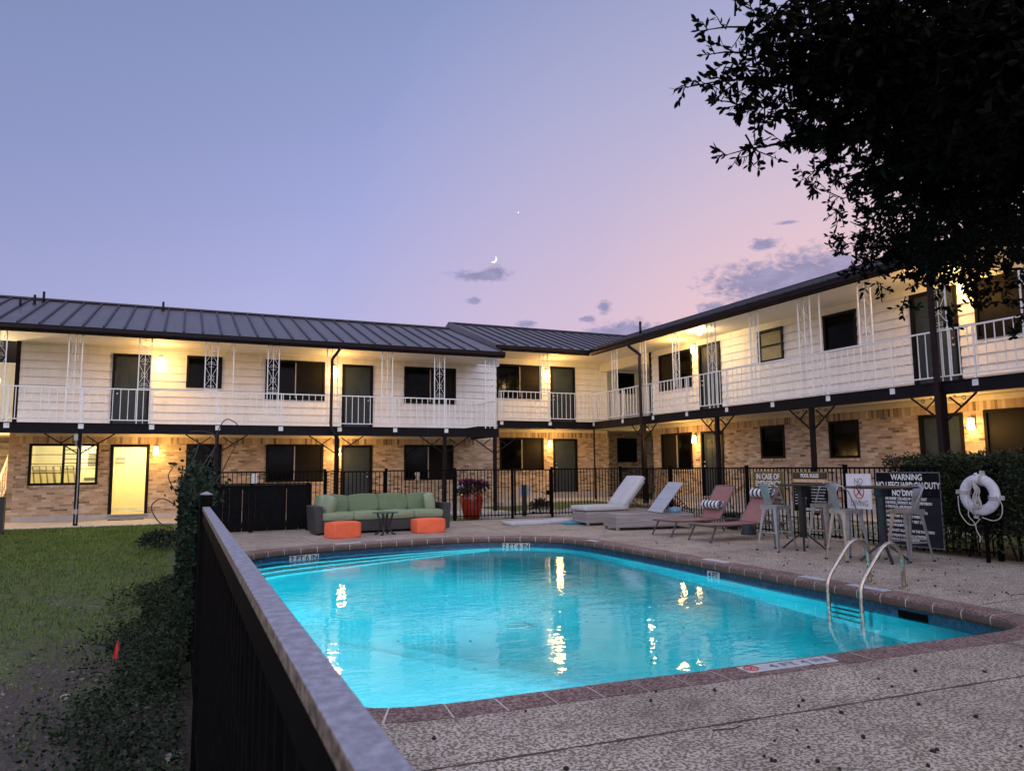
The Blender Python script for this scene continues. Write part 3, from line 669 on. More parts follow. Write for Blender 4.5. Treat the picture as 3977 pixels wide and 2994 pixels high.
DX0, DX1, DY0, DY1 = 0.128, 10.95, -7.0, 18.62
xs = [-300,-120,-50,-25,-16,-12]+[-10+i*0.5 for i in range(20)]+[DX0]+[0.7+i*0.7 for i in range(14)]+[DX1]+[11.4+i*0.5 for i in range(9)]+[17,20,26,40,80,160,300]
ys = [-300,-120,-50,-20,-12]+[DY0]+[-6+i*0.75 for i in range(33)]+[DY1]+[19+i*0.5 for i in range(16)]+[28,32,40,60,120,300]
m = MB(); idx = {}
for i in range(len(xs)-1):
    for j in range(len(ys)-1):
        cx, cy = (xs[i]+xs[i+1])/2, (ys[j]+ys[j+1])/2
        if DX0 < cx < DX1 and DY0 < cy < DY1: continue
        q = []
        for (a, b) in ((i,j),(i+1,j),(i+1,j+1),(i,j+1)):
            if (a,b) not in idx: idx[(a,b)] = len(m.v); m.v.append((xs[a], ys[b], gz(xs[a], ys[b]) if abs(xs[a]) < 60 and abs(ys[b]) < 60 else -0.05))
            q.append(idx[(a,b)])
        m.f.append(q); m.m.append(0); m.sm.append(True)
tag(m.build('ground', M['soil']), 'lawn and bare soil around the pool yard', 'ground', kind='structure')
# ------------------------------------------------------------------ pool outline
LIP = [(0.74,6.2),(0.77,5.4),(0.86,4.85),(1.03,4.56),(1.18,4.46),(1.38,4.41),(1.70,4.38),(2.16,4.36),(2.7,4.335),(3.4,4.30),(4.2,4.27),(5.1,4.24),(5.8,4.20),(6.25,4.19),(6.54,4.22),(6.75,4.34),(6.88,4.62),(6.94,5.2),(6.96,6.0),(6.99,7.2),(7.03,8.6),(7.07,10.0),(7.08,11.4),(7.05,12.3),(6.97,12.85),(6.80,13.25),(6.48,13.6),(5.98,13.88),(5.3,14.08),(4.5,14.14),(3.6,14.07),(2.8,13.93),(2.1,13.76),(1.6,13.58),(1.22,13.35),(0.95,13.0),(0.80,12.5),(0.75,11.5),(0.73,9.8),(0.73,8.0)]
def resample(pts, step):
    # Catmull-Rom then even spacing (closed)
    P = [Vector((a,b,0)) for a,b in pts]; n = len(P); out = []
    for i in range(n):
        p0,p1,p2,p3 = P[i-1],P[i],P[(i+1)%n],P[(i+2)%n]
        for k in range(8):
            t = k/8; out.append(0.5*((2*p1)+(p2-p0)*t+(2*p0-5*p1+4*p2-p3)*t*t+(3*p1-p0-3*p2+p3)*t**3))
    L = [0]
    for i in range(len(out)): L.append(L[-1]+(out[(i+1)%len(out)]-out[i]).length)
    tot = L[-1]; N = 4*round(tot/step/4); res = []; j = 0
    for k in range(N):
        d = tot*k/N
        while L[j+1] < d: j += 1
        t = (d-L[j])/(L[j+1]-L[j]); res.append(out[j].lerp(out[(j+1)%len(out)], t))
    return res
fine = resample(LIP, 0.078)
N_ = len(fine)
nrm = []
for i in range(N_):
    t = fine[(i+1)%N_]-fine[i-1]; t.normalize(); nrm.append(Vector((t.y,-t.x,0)))     # outward (outline runs counter-clockwise)
def off(i, d, z): i %= N_; p = fine[i]+nrm[i]*d; return (p.x, p.y, z)
area2 = sum(fine[i].x*fine[(i+1)%N_].y-fine[(i+1)%N_].x*fine[i].y for i in range(N_))
if area2 < 0: nrm = [-n for n in nrm]
CW = 0.295
def fill(name, loops, zf, mat_, parent=None, kind=None):
    bm = bmesh.new(); es = []
    for lp in loops:
        vs = [bm.verts.new(p) for p in lp]
        for i in range(len(vs)): es.append(bm.edges.new((vs[i], vs[(i+1)%len(vs)])))
    bmesh.ops.triangle_fill(bm, use_beauty=True, edges=es)
    for f in bm.faces:
        f.normal_update()
        if f.normal.z < 0: f.normal_flip()
    me = bpy.data.meshes.new(name); bm.to_mesh(me); bm.free(); me.materials.append(mat_)
    o = bpy.data.objects.new(name, me); link(o, parent); return o
outer = [(DX0,DY0,0),(DX1,DY0,0),(DX1,DY1,0),(DX0,DY1,0)]
deck = fill('pool_deck', [outer, [off(i, CW-0.003, 0) for i in range(N_)]], 0, M['deck']); tag(deck, 'speckled textured concrete deck around the pool', 'pool deck', kind='structure')
m = MB(); m.box(DX0-0.0,DX1,DY1,DY1+0.001,-0.4,-0.001); m.box(DX0-0.001,DX0,DY0,DY1,-0.5,-0.02); m.box(DX1,DX1+0.001,DY0,DY1,-0.3,-0.001); m.build('deck_edge', M['joint'], deck)
# control joints, slightly wandering cracks laid on the deck
def joint(pts, w=0.016):
    m = MB(); P = []
    for i in range(len(pts)-1):
        a, b = Vector(pts[i]+(0.003,)), Vector(pts[i+1]+(0.003,)); n = max(2, int((b-a).length/0.12))
        for k in range(n): P.append(a.lerp(b, k/n)+Vector((random.uniform(-.004,.004), random.uniform(-.004,.004), 0)))
    P.append(Vector(pts[-1]+(0.003,)))
    for i in range(len(P)-1):
        d = (P[i+1]-P[i]).normalized(); s_ = Vector((-d.y,d.x,0)); w0 = w*(0.75+0.35*math.sin(i*1.3)); w1 = w*(0.75+0.35*math.sin((i+1)*1.3))
        m.quad(P[i]-s_*w0/2, P[i+1]-s_*w1/2, P[i+1]+s_*w1/2, P[i]+s_*w0/2)
    o = m.build('control_joint', M['joint'], deck); return o
joint([(0.1,3.50),(1.05,3.47),(2.1,3.41),(3.28,3.345),(5.13,3.25),(10.9,3.0)], 0.022)
joint([(5.9,4.0),(6.1,3.2),(6.3,1.0),(6.4,-3)], 0.012); joint([(7.3,5.0),(10.6,5.1)], 0.014); joint([(7.35,9.0),(10.7,9.1)], 0.010); joint([(2.4,14.4),(2.2,17.6)], 0.010); joint([(6.4,14.0),(6.6,18.6)], 0.010)
# ------------------------------------------------------------------ pool
pool = thing('swimming_pool', (3.9, 9.2, 0), 'blue lit swimming pool with reddish textured coping', 'swimming pool')
PO = (3.9, 9.2, 0)
prof = [(CW,-0.03),(CW,0.004),(0.055,0.006),(0.022,-0.002),(0.004,-0.024),(0.0,-0.05),(0.004,-0.085),(0.02,-0.108),(0.06,-0.112)]
m = MB(PO)
per = 4
for s0 in range(0, N_, per):
    jit = random.uniform(-0.0015,0.0015); v = []
    ks = [0.075,1,2,3,3.925]
    for k in ks:
        i = s0+k; a = int(math.floor(i)); fr = i-a
        for (d, z) in prof:
            p = Vector(off(a,d,z)).lerp(Vector(off(a+1,d,z)), fr); v.append((p.x,p.y,p.z+jit))
    n = len(prof); f = []
    for r in range(len(ks)-1):
        for k in range(n-1): f.append((r*n+k, r*n+k+1, (r+1)*n+k+1, (r+1)*n+k))
    f.append(tuple(range(n))); f.append(tuple(range((len(ks)-1)*n+n-1, (len(ks)-1)*n-1, -1)))
    m.add(v, f)
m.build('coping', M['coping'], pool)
m = MB(PO); gp = [(CW-0.001,0.0015),(0.056,0.0035),(0.024,-0.0045),(0.0065,-0.026),(0.0025,-0.05),(0.0065,-0.084),(0.022,-0.105)]
for i in range(N_):
    for k in range(len(gp)-1): m.quad(off(i,*gp[k]), off(i,*gp[k+1]), off(i+1,*gp[k+1]), off(i+1,*gp[k]))
m.build('mortar_joints', M['grout'], pool)
def tile_mat():
    t_ = bpy.data.materials.new('blue waterline tile'); t_.use_nodes = True; t = NT(t_); b = t_.node_tree.nodes['Principled BSDF']
    pos = t.new('ShaderNodeNewGeometry').outputs['Position']; v = t.new('ShaderNodeTexVoronoi'); v.inputs['Scale'].default_value = 22; t.link(pos, v.inputs['Vector'])
    t.link(t.mix(v.outputs['Distance'], (0.008,0.030,0.075), (0.03,0.10,0.17)), b.inputs['Base Color']); b.inputs['Roughness'].default_value = 0.2; return t_
M['tile'] = tile_mat()
m = MB(PO)
for i in range(N_): m.quad(off(i,0.045,-0.10), off(i,0.045,-0.33), off(i+1,0.045,-0.33), off(i+1,0.045,-0.10))
m.build('waterline_tiles', M['tile'], pool)
M['marker_d'] = mat('drain cover', (0.35,0.42,0.45), 0.5, noise=0.1)
def zfl(y): t = max(0, min(1, (y-4.6)/8.5)); return -1.38+0.55*t
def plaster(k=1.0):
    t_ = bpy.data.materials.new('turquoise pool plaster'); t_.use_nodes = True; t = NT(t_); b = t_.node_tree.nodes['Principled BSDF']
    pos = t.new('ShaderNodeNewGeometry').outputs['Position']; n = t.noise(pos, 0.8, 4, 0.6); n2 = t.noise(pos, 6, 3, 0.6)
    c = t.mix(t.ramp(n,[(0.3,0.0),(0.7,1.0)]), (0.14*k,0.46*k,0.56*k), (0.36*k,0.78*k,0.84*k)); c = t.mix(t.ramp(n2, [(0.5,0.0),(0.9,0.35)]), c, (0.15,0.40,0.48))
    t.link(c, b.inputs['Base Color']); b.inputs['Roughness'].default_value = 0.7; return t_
M['plaster'] = plaster(); M['plaster_wall_shaded'] = plaster(0.42)  # wall copy darkened in colour to hold down the underwater light on it
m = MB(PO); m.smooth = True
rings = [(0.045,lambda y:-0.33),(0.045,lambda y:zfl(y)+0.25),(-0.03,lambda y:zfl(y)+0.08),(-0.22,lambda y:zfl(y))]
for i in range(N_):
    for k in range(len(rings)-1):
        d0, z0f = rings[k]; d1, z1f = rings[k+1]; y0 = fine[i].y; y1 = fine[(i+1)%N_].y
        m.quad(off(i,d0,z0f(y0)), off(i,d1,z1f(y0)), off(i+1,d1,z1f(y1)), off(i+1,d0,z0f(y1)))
m.build('basin_wall', M['plaster_wall_shaded'], pool)
fl = fill('basin_floor', [[(off(i,-0.21,0)[0]-PO[0], off(i,-0.21,0)[1]-PO[1], zfl(fine[i].y)) for i in range(N_)]], 0, M['plaster'], pool)
# entry steps along the far left curve
M['step'] = mat('pale step plaster', (0.62,0.86,0.90), 0.6, noise=0.05)
def far_y(x):
    best = None
    for i in range(N_):
        a, b = fine[i], fine[(i+1)%N_]
        if a.y > 10 and (a.x-x)*(b.x-x) <= 0 and abs(a.x-b.x) > 1e-5:
            y = a.y+(b.y-a.y)*(x-a.x)/(b.x-a.x); best = y if best is None else max(best, y)
    return best or 13.2
for k in range(3):
    m = MB(PO); pts = []; n = 22; x0, x1 = 0.76+0.02*k, 5.7
    for i in range(n+1):
        x = x0+(x1-x0)*i/n; w = 0.36*(k+1)*max(0.0, 1-((x-x0)/(x1-x0))**1.8)
        yy = far_y(max(x,1.0))-w-0.02; pts.append((x, yy, min(14.2, far_y(max(x,0.95))+0.06)))
    zt = -0.36-0.17*k
    for i in range(n):
        a, b = pts[i], pts[i+1]
        m.quad((a[0],a[1],zt),(b[0],b[1],zt),(b[0],b[2],zt),(a[0],a[2],zt)); m.quad((a[0],a[1],zt-0.2),(b[0],b[1],zt-0.2),(b[0],b[1],zt),(a[0],a[1],zt))
    m.build('entry_step', M['step'], pool)
# underwater light on the near wall
m = MB(PO); m.lathe([(0,0.012),(0.14,0.010),(0.15,0.0)], (3.6,8.0,zfl(8.0)), 20); m.build('main_drain', M['marker_d'], pool)
M['uwlamp'] = mat('underwater lamp lens', (0.9,0.95,1.0), 0.3, noise=0, emis=(0.55,0.85,1.0), estr=6.0)
m = MB(PO); m.tube([(2.3,4.36,-0.75),(2.3,4.40,-0.75)], 0.13, 20); m.build('underwater_lamp', M['uwlamp'], pool)
def area(name, loc, target, sx, sy, e, col):
    ld = bpy.data.lights.new(name, 'AREA'); ld.shape = 'RECTANGLE'; ld.size = sx; ld.size_y = sy; ld.energy = e; ld.color = col
    o = bpy.data.objects.new(name, ld); COL.objects.link(o); o.location = loc
    o.rotation_euler = (Vector(target)-Vector(loc)).to_track_quat('-Z','Y').to_euler(); return o
UW = (0.015,0.78,0.97)
area('underwater_light', (2.3,4.47,-0.62), (1.9,8.4,-1.75), 0.5, 0.3, 1350, UW)
area('underwater_light', (0.95,9.5,-0.55), (3.0,11.0,-1.9), 0.5, 0.3, 700, UW)
pt_ = bpy.data.lights.new('underwater_lamp_glow','POINT'); pt_.energy = 12; pt_.color = (0.45,0.85,1.0); pt_.shadow_soft_size = 0.12
po_ = bpy.data.objects.new('underwater_lamp_glow', pt_); COL.objects.link(po_); po_.location = (1.75,4.72,-0.75)
sl_ = bpy.data.lights.new('underwater_beam','SPOT'); sl_.energy = 8000; sl_.color = (0.45,0.88,1.0); sl_.spot_size = math.radians(62); sl_.spot_blend = 0.9; sl_.shadow_soft_size = 0.12
so_ = bpy.data.objects.new('underwater_beam', sl_); COL.objects.link(so_); so_.location = (2.3,4.55,-0.70); so_.rotation_euler = (Vector((2.35,6.3,-1.35))-Vector((2.3,4.55,-0.70))).to_track_quat('-Z','Y').to_euler()
# depth markers on the waterline
M['marker'] = mat('white marker tile', (0.50,0.55,0.58), 0.3, noise=0.05); M['ink'] = mat('black lettering', (0.01,0.01,0.012), 0.6, noise=0); M['grey_ink'] = mat('faded grey lettering', (0.17,0.16,0.19), 0.7, noise=0.2); M['red_ink'] = mat('red lettering', (0.42,0.05,0.045), 0.6, noise=0)
def wall_marker(i0, txt, width):
    a = fine[i0 % N_]; n = nrm[i0 % N_]; inward = -n; xax = Vector((0,0,1)).cross(inward).normalized()
    c = a+n*0.03+Vector((0,0,-0.178)); m = MB(PO)
    k = max(2, round(width/0.135)); w = width/k
    for q in range(k): m.obox(c+xax*(-width/2+w*(q+0.5)), xax, inward, (0,0,1), w/2-0.003, 0.006, 0.054)
    mk = m.build('depth_marker', M['marker'], pool, bevel=0.002)
    p = c+inward*0.009-Vector((0,0,0.036))-Vector(PO)
    R_ = Matrix((xax, Vector((0,0,1)), inward)).transposed().to_4x4()
    text_mesh('lettering', txt, 0.115, M['ink'], mk, Matrix.Translation(p) @ R_, sx=1.15 if len(txt) > 5 else 1.0, bold=0.003)
def near_i(x, y): return min(range(N_), key=lambda i: (fine[i].x-x)**2+(fine[i].y-y)**2)
wall_marker(near_i(2.08,13.77), '2 FT 6 IN', 0.56); wall_marker(near_i(6.22,13.78), '2 FT 6 IN', 0.56); wall_marker(near_i(7.04,8.78), '4 FT', 0.28)
# deck markers set in the coping
def top_marker(cx, cy, ang, L, W, txt=None, nodive=False, mt='ink'):
    m = MB(PO); c = Vector((cx,cy,0.0085)); ax = Vector((math.cos(ang),math.sin(ang),0)); ay = Vector((-ax.y,ax.x,0)); k = max(1, round(L/W))
    for q in range(k): m.obox(c+ax*(-L/2+L/k*(q+0.5)), ax, ay, (0,0,1), L/k/2-0.002, W/2, 0.003)
    mk = m.build('depth_marker', M['marker'], pool)
    R_ = Matrix((ax, ay, Vector((0,0,1)))).transposed().to_4x4()
    if txt: text_mesh('lettering', txt, W*0.80, M[mt], mk, Matrix.Translation(c+ax*0.08-ay*W*0.31+Vector((0,0,0.0045))-Vector(PO)) @ R_, sx=1.2, bold=0.001)
    if nodive:
        q = MB(PO); cc = c-ax*(L/2-W*0.5)+Vector((0,0,0.005)); q.tube([cc+ax*math.cos(a)*W*0.36+ay*math.sin(a)*W*0.36 for a in [2*PI*i/24 for i in range(24)]], 0.005, 5, closed=True)
        q.bar(cc-ax*W*0.25-ay*W*0.25, cc+ax*W*0.25+ay*W*0.25, 0.009, 0.004); q.bar(cc-ax*W*0.2+ay*W*0.1, cc+ax*W*0.2-ay*W*0.12, 0.006, 0.003); q.build('no_diving_symbol', M['red_ink'], mk)
top_marker(3.945, 4.125, -0.045, 0.78, 0.135, '4 FT 4 IN', True, mt='grey_ink')
for (x, y, a, L) in ((7.12,12.3,-1.45,0.3),(7.22,8.9,PI/2,0.5),(7.17,7.0,PI/2,0.4),(7.16,6.2,PI/2,0.5),(2.9,14.12,0.16,0.5)): top_marker(x, y, a, L, 0.13)
m = MB(PO); m.box(6.975,7.01,5.35,5.68,-0.27,-0.135); m.build('skimmer_opening', M['black_iron'], pool)
# water
def water_mat():
    m = bpy.data.materials.new('pool water'); m.use_nodes = True; t = NT(m); b = m.node_tree.nodes['Principled BSDF']
    b.inputs['Base Color'].default_value = (0.88,1,1,1); b.inputs['Roughness'].default_value = 0.0; b.inputs['IOR'].default_value = 1.33; b.inputs['Transmission Weight'].default_value = 1.0
    pos = t.new('ShaderNodeNewGeometry').outputs['Position']
    mp = t.new('ShaderNodeMapping'); mp.inputs['Rotation'].default_value = (0,0,0.42); mp.inputs['Scale'].default_value = (0.8,1.5,1); t.link(pos, mp.inputs[0])
    a = t.noise(mp.outputs[0], 2.2, 2, 0.45, 0.3); c = t.noise(mp.outputs[0], 9, 2, 0.5)
    h = t.math('ADD', a, t.math('MULTIPLY', c, 0.30))
    bn = t.new('ShaderNodeBump', i_Strength=0.11, i_Distance=0.05); t.link(h, bn.inputs['Height']); t.link(bn.outputs[0], b.inputs['Normal'])
    return m
M['water'] = water_mat()
wt = fill('pool_water', [[off(i,0.044,-0.20) for i in range(N_)]], 0, M['water']); tag(wt, 'glowing turquoise pool water with rippled reflections', 'water', kind='structure')
# ladder rails
M['steel'] = mat('dull stainless steel', (0.50,0.44,0.36), 0.28, metal=1.0, noise=0.12, nscale=12)
lad = thing('pool_ladder', (7.2, 6.2, 0), 'two curved steel handrails of the pool ladder with pale treads', 'pool ladder'); LO = (7.2,6.2,0)
def arc_pts(y):
    key = [(6.80,-1.05),(6.80,-0.4),(6.80,0.02),(6.815,0.09),(6.86,0.16),(7.10,0.41),(7.17,0.475),(7.24,0.508),(7.31,0.512),(7.385,0.48),(7.435,0.42),(7.462,0.34),(7.47,0.25),(7.47,0.004)]
    return [(x,y,z) for x,z in key]
for y in (6.44,5.985):
    m = MB(LO); m.tube(arc_pts(y), 0.0235, 12); h = m.build('handrail', M['steel'], lad, smooth=True)
    m = MB(LO); m.lathe([(0.058,0.004),(0.058,0.016),(0.03,0.024)], (7.47,y,0), 18); m.build('escutcheon', M['steel'], h, smooth=False)
M['tread'] = mat('white plastic tread', (0.75,0.85,0.88), 0.4, noise=0.05)
for z in (-0.26,-0.52,-0.78):
    m = MB(LO)
    for k in range(3): m.box(6.755+k*0.034,6.782+k*0.034,6.01,6.415,z-0.008,z+0.008)
    m.build('tread', M['tread'], lad, bevel=0.003)
# floating leaves
M['deadleaf'] = mat('dead leaf', (0.05,0.035,0.02), 0.7, noise=0.3)
for (x,y) in ((2.2,5.7),(2.9,5.9),(3.3,7.4),(2.5,6.6),(4.6,6.2),(3.6,5.3),(5.2,5.1),(2.1,8.3),(5.6,7.6),(4.1,8.8),(3.0,6.9),(4.9,5.6),(3.9,6.9),(5.9,6.3),(2.75,5.3),(1.9,6.9)):
    m = MB((x,y,-0.19)); a = random.random()*6; L = random.uniform(0.018,0.035); d = Vector((math.cos(a),math.sin(a),0)); s_ = Vector((-d.y,d.x,0)); c = Vector((x,y,-0.195))
    m.add([c-d*L, c+s_*L*0.4, c+d*L+Vector((0,0,0.004)), c-s_*L*0.4], [(0,1,2,3)])
    o = m.build('floating_leaf', M['deadleaf']); o.location = (x,y,-0.19); tag(o, 'tiny dead leaf floating on the pool water', 'leaf', 'dead leaves floating on the pool')
# ------------------------------------------------------------------ sidewalks
m = MB()
def slab(name, x0, x1, y0, y1, z, label, parent=None):
    m = MB(); m.box(x0,x1,y0,y1,z-0.25,z); o = m.build(name, M['concrete'], bevel=0.01); tag(o, label, 'sidewalk', kind='structure'); return o
slab('sidewalk', -9.0, 10.28, 21.75, 24.48, 0.0, 'concrete walk along the left wing')
slab('sidewalk', 10.29, 15.87, 23.9, 26.28, 0.17, 'concrete walk along the middle wing')
slab('sidewalk', 13.75, 15.875, 0.0, 23.895, 0.168, 'concrete walk along the right wing')
m = MB(); m.box(13.3,14.7,23.5,23.9,0.0,0.09); m.build('sidewalk_step', M['concrete'])
bpy.data.objects['sidewalk_step']['kind'] = 'structure'
# ------------------------------------------------------------------ fences
def iron_fence(name_loc, label, runs, posts, zt=1.33, zb=0.11, z0=0.0, sp=0.1, skip=(), pw=0.017, rw=0.03, rh=0.032, posth=0.05, group='black iron fences around the pool'):
    f = thing('iron_fence', name_loc, label, 'fence', group)
    for (a, b) in runs:
        A, B = Vector(a), Vector(b); L = (B-A).length; d = (B-A).normalized()
        m = MB(name_loc); up = Vector((0,0,1))
        m.bar(A+up*zt, B+up*zt, rw, rh); m.build('top_rail', M['black_iron'], f)
        m = MB(name_loc); m.bar(A+up*zb, B+up*zb, rw*0.9, rh*0.8); n = max(1, round(L/sp))
        for i in range(1, n):
            p = A+d*(L*i/n); m.bar(p+up*(zb-0.06 if zb > 0.09 else zb), p+up*(zt-rh/2-0.0005), pw)
        m.build('picket_panel', M['black_iron'], f)
    for p in posts:
        m = MB(name_loc); m.bar((p[0],p[1],z0 if len(p) < 3 else p[2]), (p[0],p[1],zt+posth), 0.058); m.bar((p[0],p[1],zt+posth), (p[0],p[1],zt+posth+0.012), 0.07); m.build('fence_post', M['black_iron'], f)
    return f
fb = iron_fence((6.0,18.7,0), 'long iron fence in front of the left wing behind the sofa and red urn', [((0.3,18.7,0),(3.24,18.7,0)),((4.80,18.7,0),(8.30,18.7,0)),((9.55,18.7,0),(11.80,18.7,0))], [(3.25,18.7),(4.79,18.7),(6.65,18.7),(8.32,18.7),(9.54,18.7)])
def gate(loc, x0, x1, y, label, mesh=False):
    g = thing('iron_gate', loc, label, 'gate'); m = MB(loc)
    m.box(x0,x0+0.04,y-0.02,y+0.02,0.08,1.33); m.box(x1-0.04,x1,y-0.02,y+0.02,0.08,1.33); m.box(x0+0.04,x1-0.04,y-0.016,y+0.016,1.30,1.332); m.box(x0+0.04,x1-0.04,y-0.016,y+0.016,0.10,0.132)
    m.build('gate_frame', M['black_iron'], g)
    m = MB(loc); n = round((x1-x0-0.08)/0.1)
    for i in range(1,n): xx = x0+0.04+(x1-x0-0.08)*i/n; m.box(xx-0.008,xx+0.008,y-0.008,y+0.008,0.133,1.299)
    m.build('picket_panel', M['black_iron'], g)
    m = MB(loc); m.box(x1-0.16,x1-0.05,y-0.05,y-0.021,0.62,0.74); m.tube([(x1-0.20,y-0.06,0.66),(x1-0.28,y-0.06,0.69),(x1-0.33,y-0.05,0.70)],0.012,6); m.build('latch', M['black_iron'], g)
    return g
g1 = gate((4.2,18.7,0), 3.70, 4.76, 18.7, 'iron gate left of the sofa back with a heart shaped ornament')
m = MB((4.2,18.7,0)); pts = []
for i in range(24):
    t = 2*PI*i/24; pts.append((4.45+0.0045*16*math.sin(t)**3, 18.66, 0.80+0.0045*(13*math.cos(t)-5*math.cos(2*t)-2*math.cos(3*t)-math.cos(4*t))))
m.tube(pts, 0.010, 6, closed=True); m.build('heart_ornament', M['black_iron'], g1)
m = MB((4.2,18.7,0))
for i in range(9):
    for sg in (-1,1):
        x0_ = 3.30; w_ = 0.34; zz = 0.66+i*0.08
        a = (x0_, 18.7, zz if sg > 0 else zz+0.10); b = (x0_+w_, 18.7, zz+0.10 if sg > 0 else zz); m.bar(a, b, 0.011, 0.006)
for xx in (3.295,3.645): m.bar((xx,18.7,0.08),(xx,18.7,1.33),0.025)
for i in range(5): m.bar((3.30+0.07*i+0.03,18.703,0.1),(3.30+0.07*i+0.03,18.703,1.32),0.01,0.004)
for zz in (0.64,1.33,0.1): m.bar((3.28,18.7,zz),(3.66,18.7,zz),0.025)
m.build('mesh_panel', M['black_iron'], g1)
gate((8.9,18.7,0), 8.38, 9.50, 18.7, 'iron gate between the red urn and the loungers')
fr = iron_fence((11.0,13.0,0), 'iron fence run along the right wing carrying the pool signs', [((11.80,18.7,0),(11.06,15.25,0)),((11.06,15.25,0),(10.83,12.25,0)),((10.83,12.25,0),(10.75,9.65,0)),((10.75,9.65,0),(10.75,7.0,0))], [(11.80,18.7),(11.06,15.25),(10.83,12.25),(10.75,9.65),(10.75,7.0)])
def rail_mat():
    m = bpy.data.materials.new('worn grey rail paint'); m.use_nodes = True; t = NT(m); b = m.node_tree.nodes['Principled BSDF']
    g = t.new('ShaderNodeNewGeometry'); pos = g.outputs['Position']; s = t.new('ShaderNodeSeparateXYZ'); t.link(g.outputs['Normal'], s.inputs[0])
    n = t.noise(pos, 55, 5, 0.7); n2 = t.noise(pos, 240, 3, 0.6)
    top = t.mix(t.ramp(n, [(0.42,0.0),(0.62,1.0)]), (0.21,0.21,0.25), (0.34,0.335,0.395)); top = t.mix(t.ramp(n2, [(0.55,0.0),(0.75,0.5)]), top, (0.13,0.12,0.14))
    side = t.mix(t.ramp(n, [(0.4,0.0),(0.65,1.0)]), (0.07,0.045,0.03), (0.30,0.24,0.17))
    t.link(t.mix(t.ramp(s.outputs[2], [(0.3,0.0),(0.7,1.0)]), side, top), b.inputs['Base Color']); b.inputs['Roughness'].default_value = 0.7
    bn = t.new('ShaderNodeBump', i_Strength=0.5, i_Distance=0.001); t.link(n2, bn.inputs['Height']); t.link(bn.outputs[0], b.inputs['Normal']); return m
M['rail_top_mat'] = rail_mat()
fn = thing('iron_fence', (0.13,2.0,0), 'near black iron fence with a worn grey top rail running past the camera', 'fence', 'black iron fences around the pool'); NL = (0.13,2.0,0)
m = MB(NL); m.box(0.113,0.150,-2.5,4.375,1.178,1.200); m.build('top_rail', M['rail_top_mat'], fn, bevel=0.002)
m = MB(NL); m.box(0.115,0.148,-2.5,4.375,0.02,0.05); m.box(0.1155,0.1475,-2.5,4.375,1.120,1.1775)
y = -2.4
while y < 4.33: m.box(0.122,0.141,y-0.0095,y+0.0095,-0.30,1.1195); y += 0.098
m.build('picket_panel', M['black_iron'], fn)
m = MB(NL); m.box(0.100,0.162,4.376,4.438,-0.70,1.262); m.build('fence_post', M['black_iron'], fn, bevel=0.002)
m = MB(NL); m.box(0.099,0.163,4.375,4.439,1.263,1.268); m.add([(0.099,4.375,1.268),(0.163,4.375,1.268),(0.163,4.439,1.268),(0.099,4.439,1.268),(0.131,4.407,1.282)], [(0,1,4),(1,2,4),(2,3,4),(3,0,4)]); m.build('post_cap', M['rail_top_mat'], fn)
m = MB(NL); m.box(0.118,0.142,4.45,17.45,1.150,1.172); m.box(0.118,0.142,4.45,17.45,0.02,0.05)
y = 4.55
while y < 17.4: m.box(0.122,0.138,y-0.008,y+0.008,-0.1,1.149); y += 0.1
for y in (7.0,9.6,12.2,14.8,17.4): m.box(0.10,0.16,y,y+0.06,-0.3,1.22)
m.build('picket_panel', M['black_iron'], fn)
# black board fence
M['black_wood'] = mat('black stained boards', (0.004,0.0035,0.004), 0.8, noise=0.4, nscale=9, bump=0.4, bscale=50, spec=0.1)
bf = thing('board_fence', (1.5,17.6,0), 'low black board fence with slits left of the sofa', 'fence'); BL = (1.5,17.6,0)
m = MB(BL); x = 0.19; k = 0
while x < 2.70:
    w_ = 0.135; g_ = (0.002,0.002,0.009,0.002,0.007,0.002,0.002,0.009,0.002,0.002,0.002,0.006)[k % 12]; m.box(x,x+w_-g_,17.59,17.61,0.03,1.04+0.006*math.sin(k*2.1)); x += w_; k += 1
m.build('board_panel', M['black_wood'], bf)
m = MB(BL); m.box(0.16,2.74,17.55,17.66,1.05,1.085); m.box(0.17,2.73,17.612,17.65,0.95,1.045); m.box(0.17,2.73,17.612,17.65,0.12,0.20); m.build('top_board', M['black_wood'], bf)
for x in (0.17,1.42,2.66): m = MB(BL); m.box(x,x+0.085,17.612,17.70,-0.02,1.0485); m.build('fence_post', M['black_wood'], bf)
# ------------------------------------------------------------------ props
def wicker(name, c1, c2, row=0.022):
    m = bpy.data.materials.new(name); m.use_nodes = True; t = NT(m); b = m.node_tree.nodes['Principled BSDF']
    pos = t.new('ShaderNodeNewGeometry').outputs['Position']; s = t.new('ShaderNodeSeparateXYZ'); t.link(pos, s.inputs[0])
    band = t.noise(pos, 1, 0); c = t.new('ShaderNodeCombineXYZ'); t.link(t.math('MULTIPLY', s.outputs[2], 26), c.inputs[2]); t.link(t.math('MULTIPLY', s.outputs[0], 1.2), c.inputs[0])
    n = t.noise(c.outputs[0], 1.0, 3, 0.6); wv = t.math('SINE', t.math('MULTIPLY', s.outputs[2], 2*PI/row)); wx = t.math('SINE', t.math('MULTIPLY', t.math('ADD', s.outputs[0], s.outputs[1]), 2*PI/(row*2)))
    col = t.mix(t.ramp(n, [(0.3,0.0),(0.7,1.0)]), c1, c2); t.link(col, b.inputs['Base Color']); b.inputs['Roughness'].default_value = 0.6
    bn = t.new('ShaderNodeBump', i_Strength=0.6, i_Distance=0.004); t.link(t.math('MULTIPLY', wv, wx), bn.inputs['Height']); t.link(bn.outputs[0], b.inputs['Normal']); return m
M['wick_dark'] = wicker('dark grey wicker', (0.028,0.024,0.024), (0.05,0.045,0.045)); M['wick_light'] = wicker('weathered pale wicker', (0.17,0.155,0.15), (0.36,0.335,0.33))
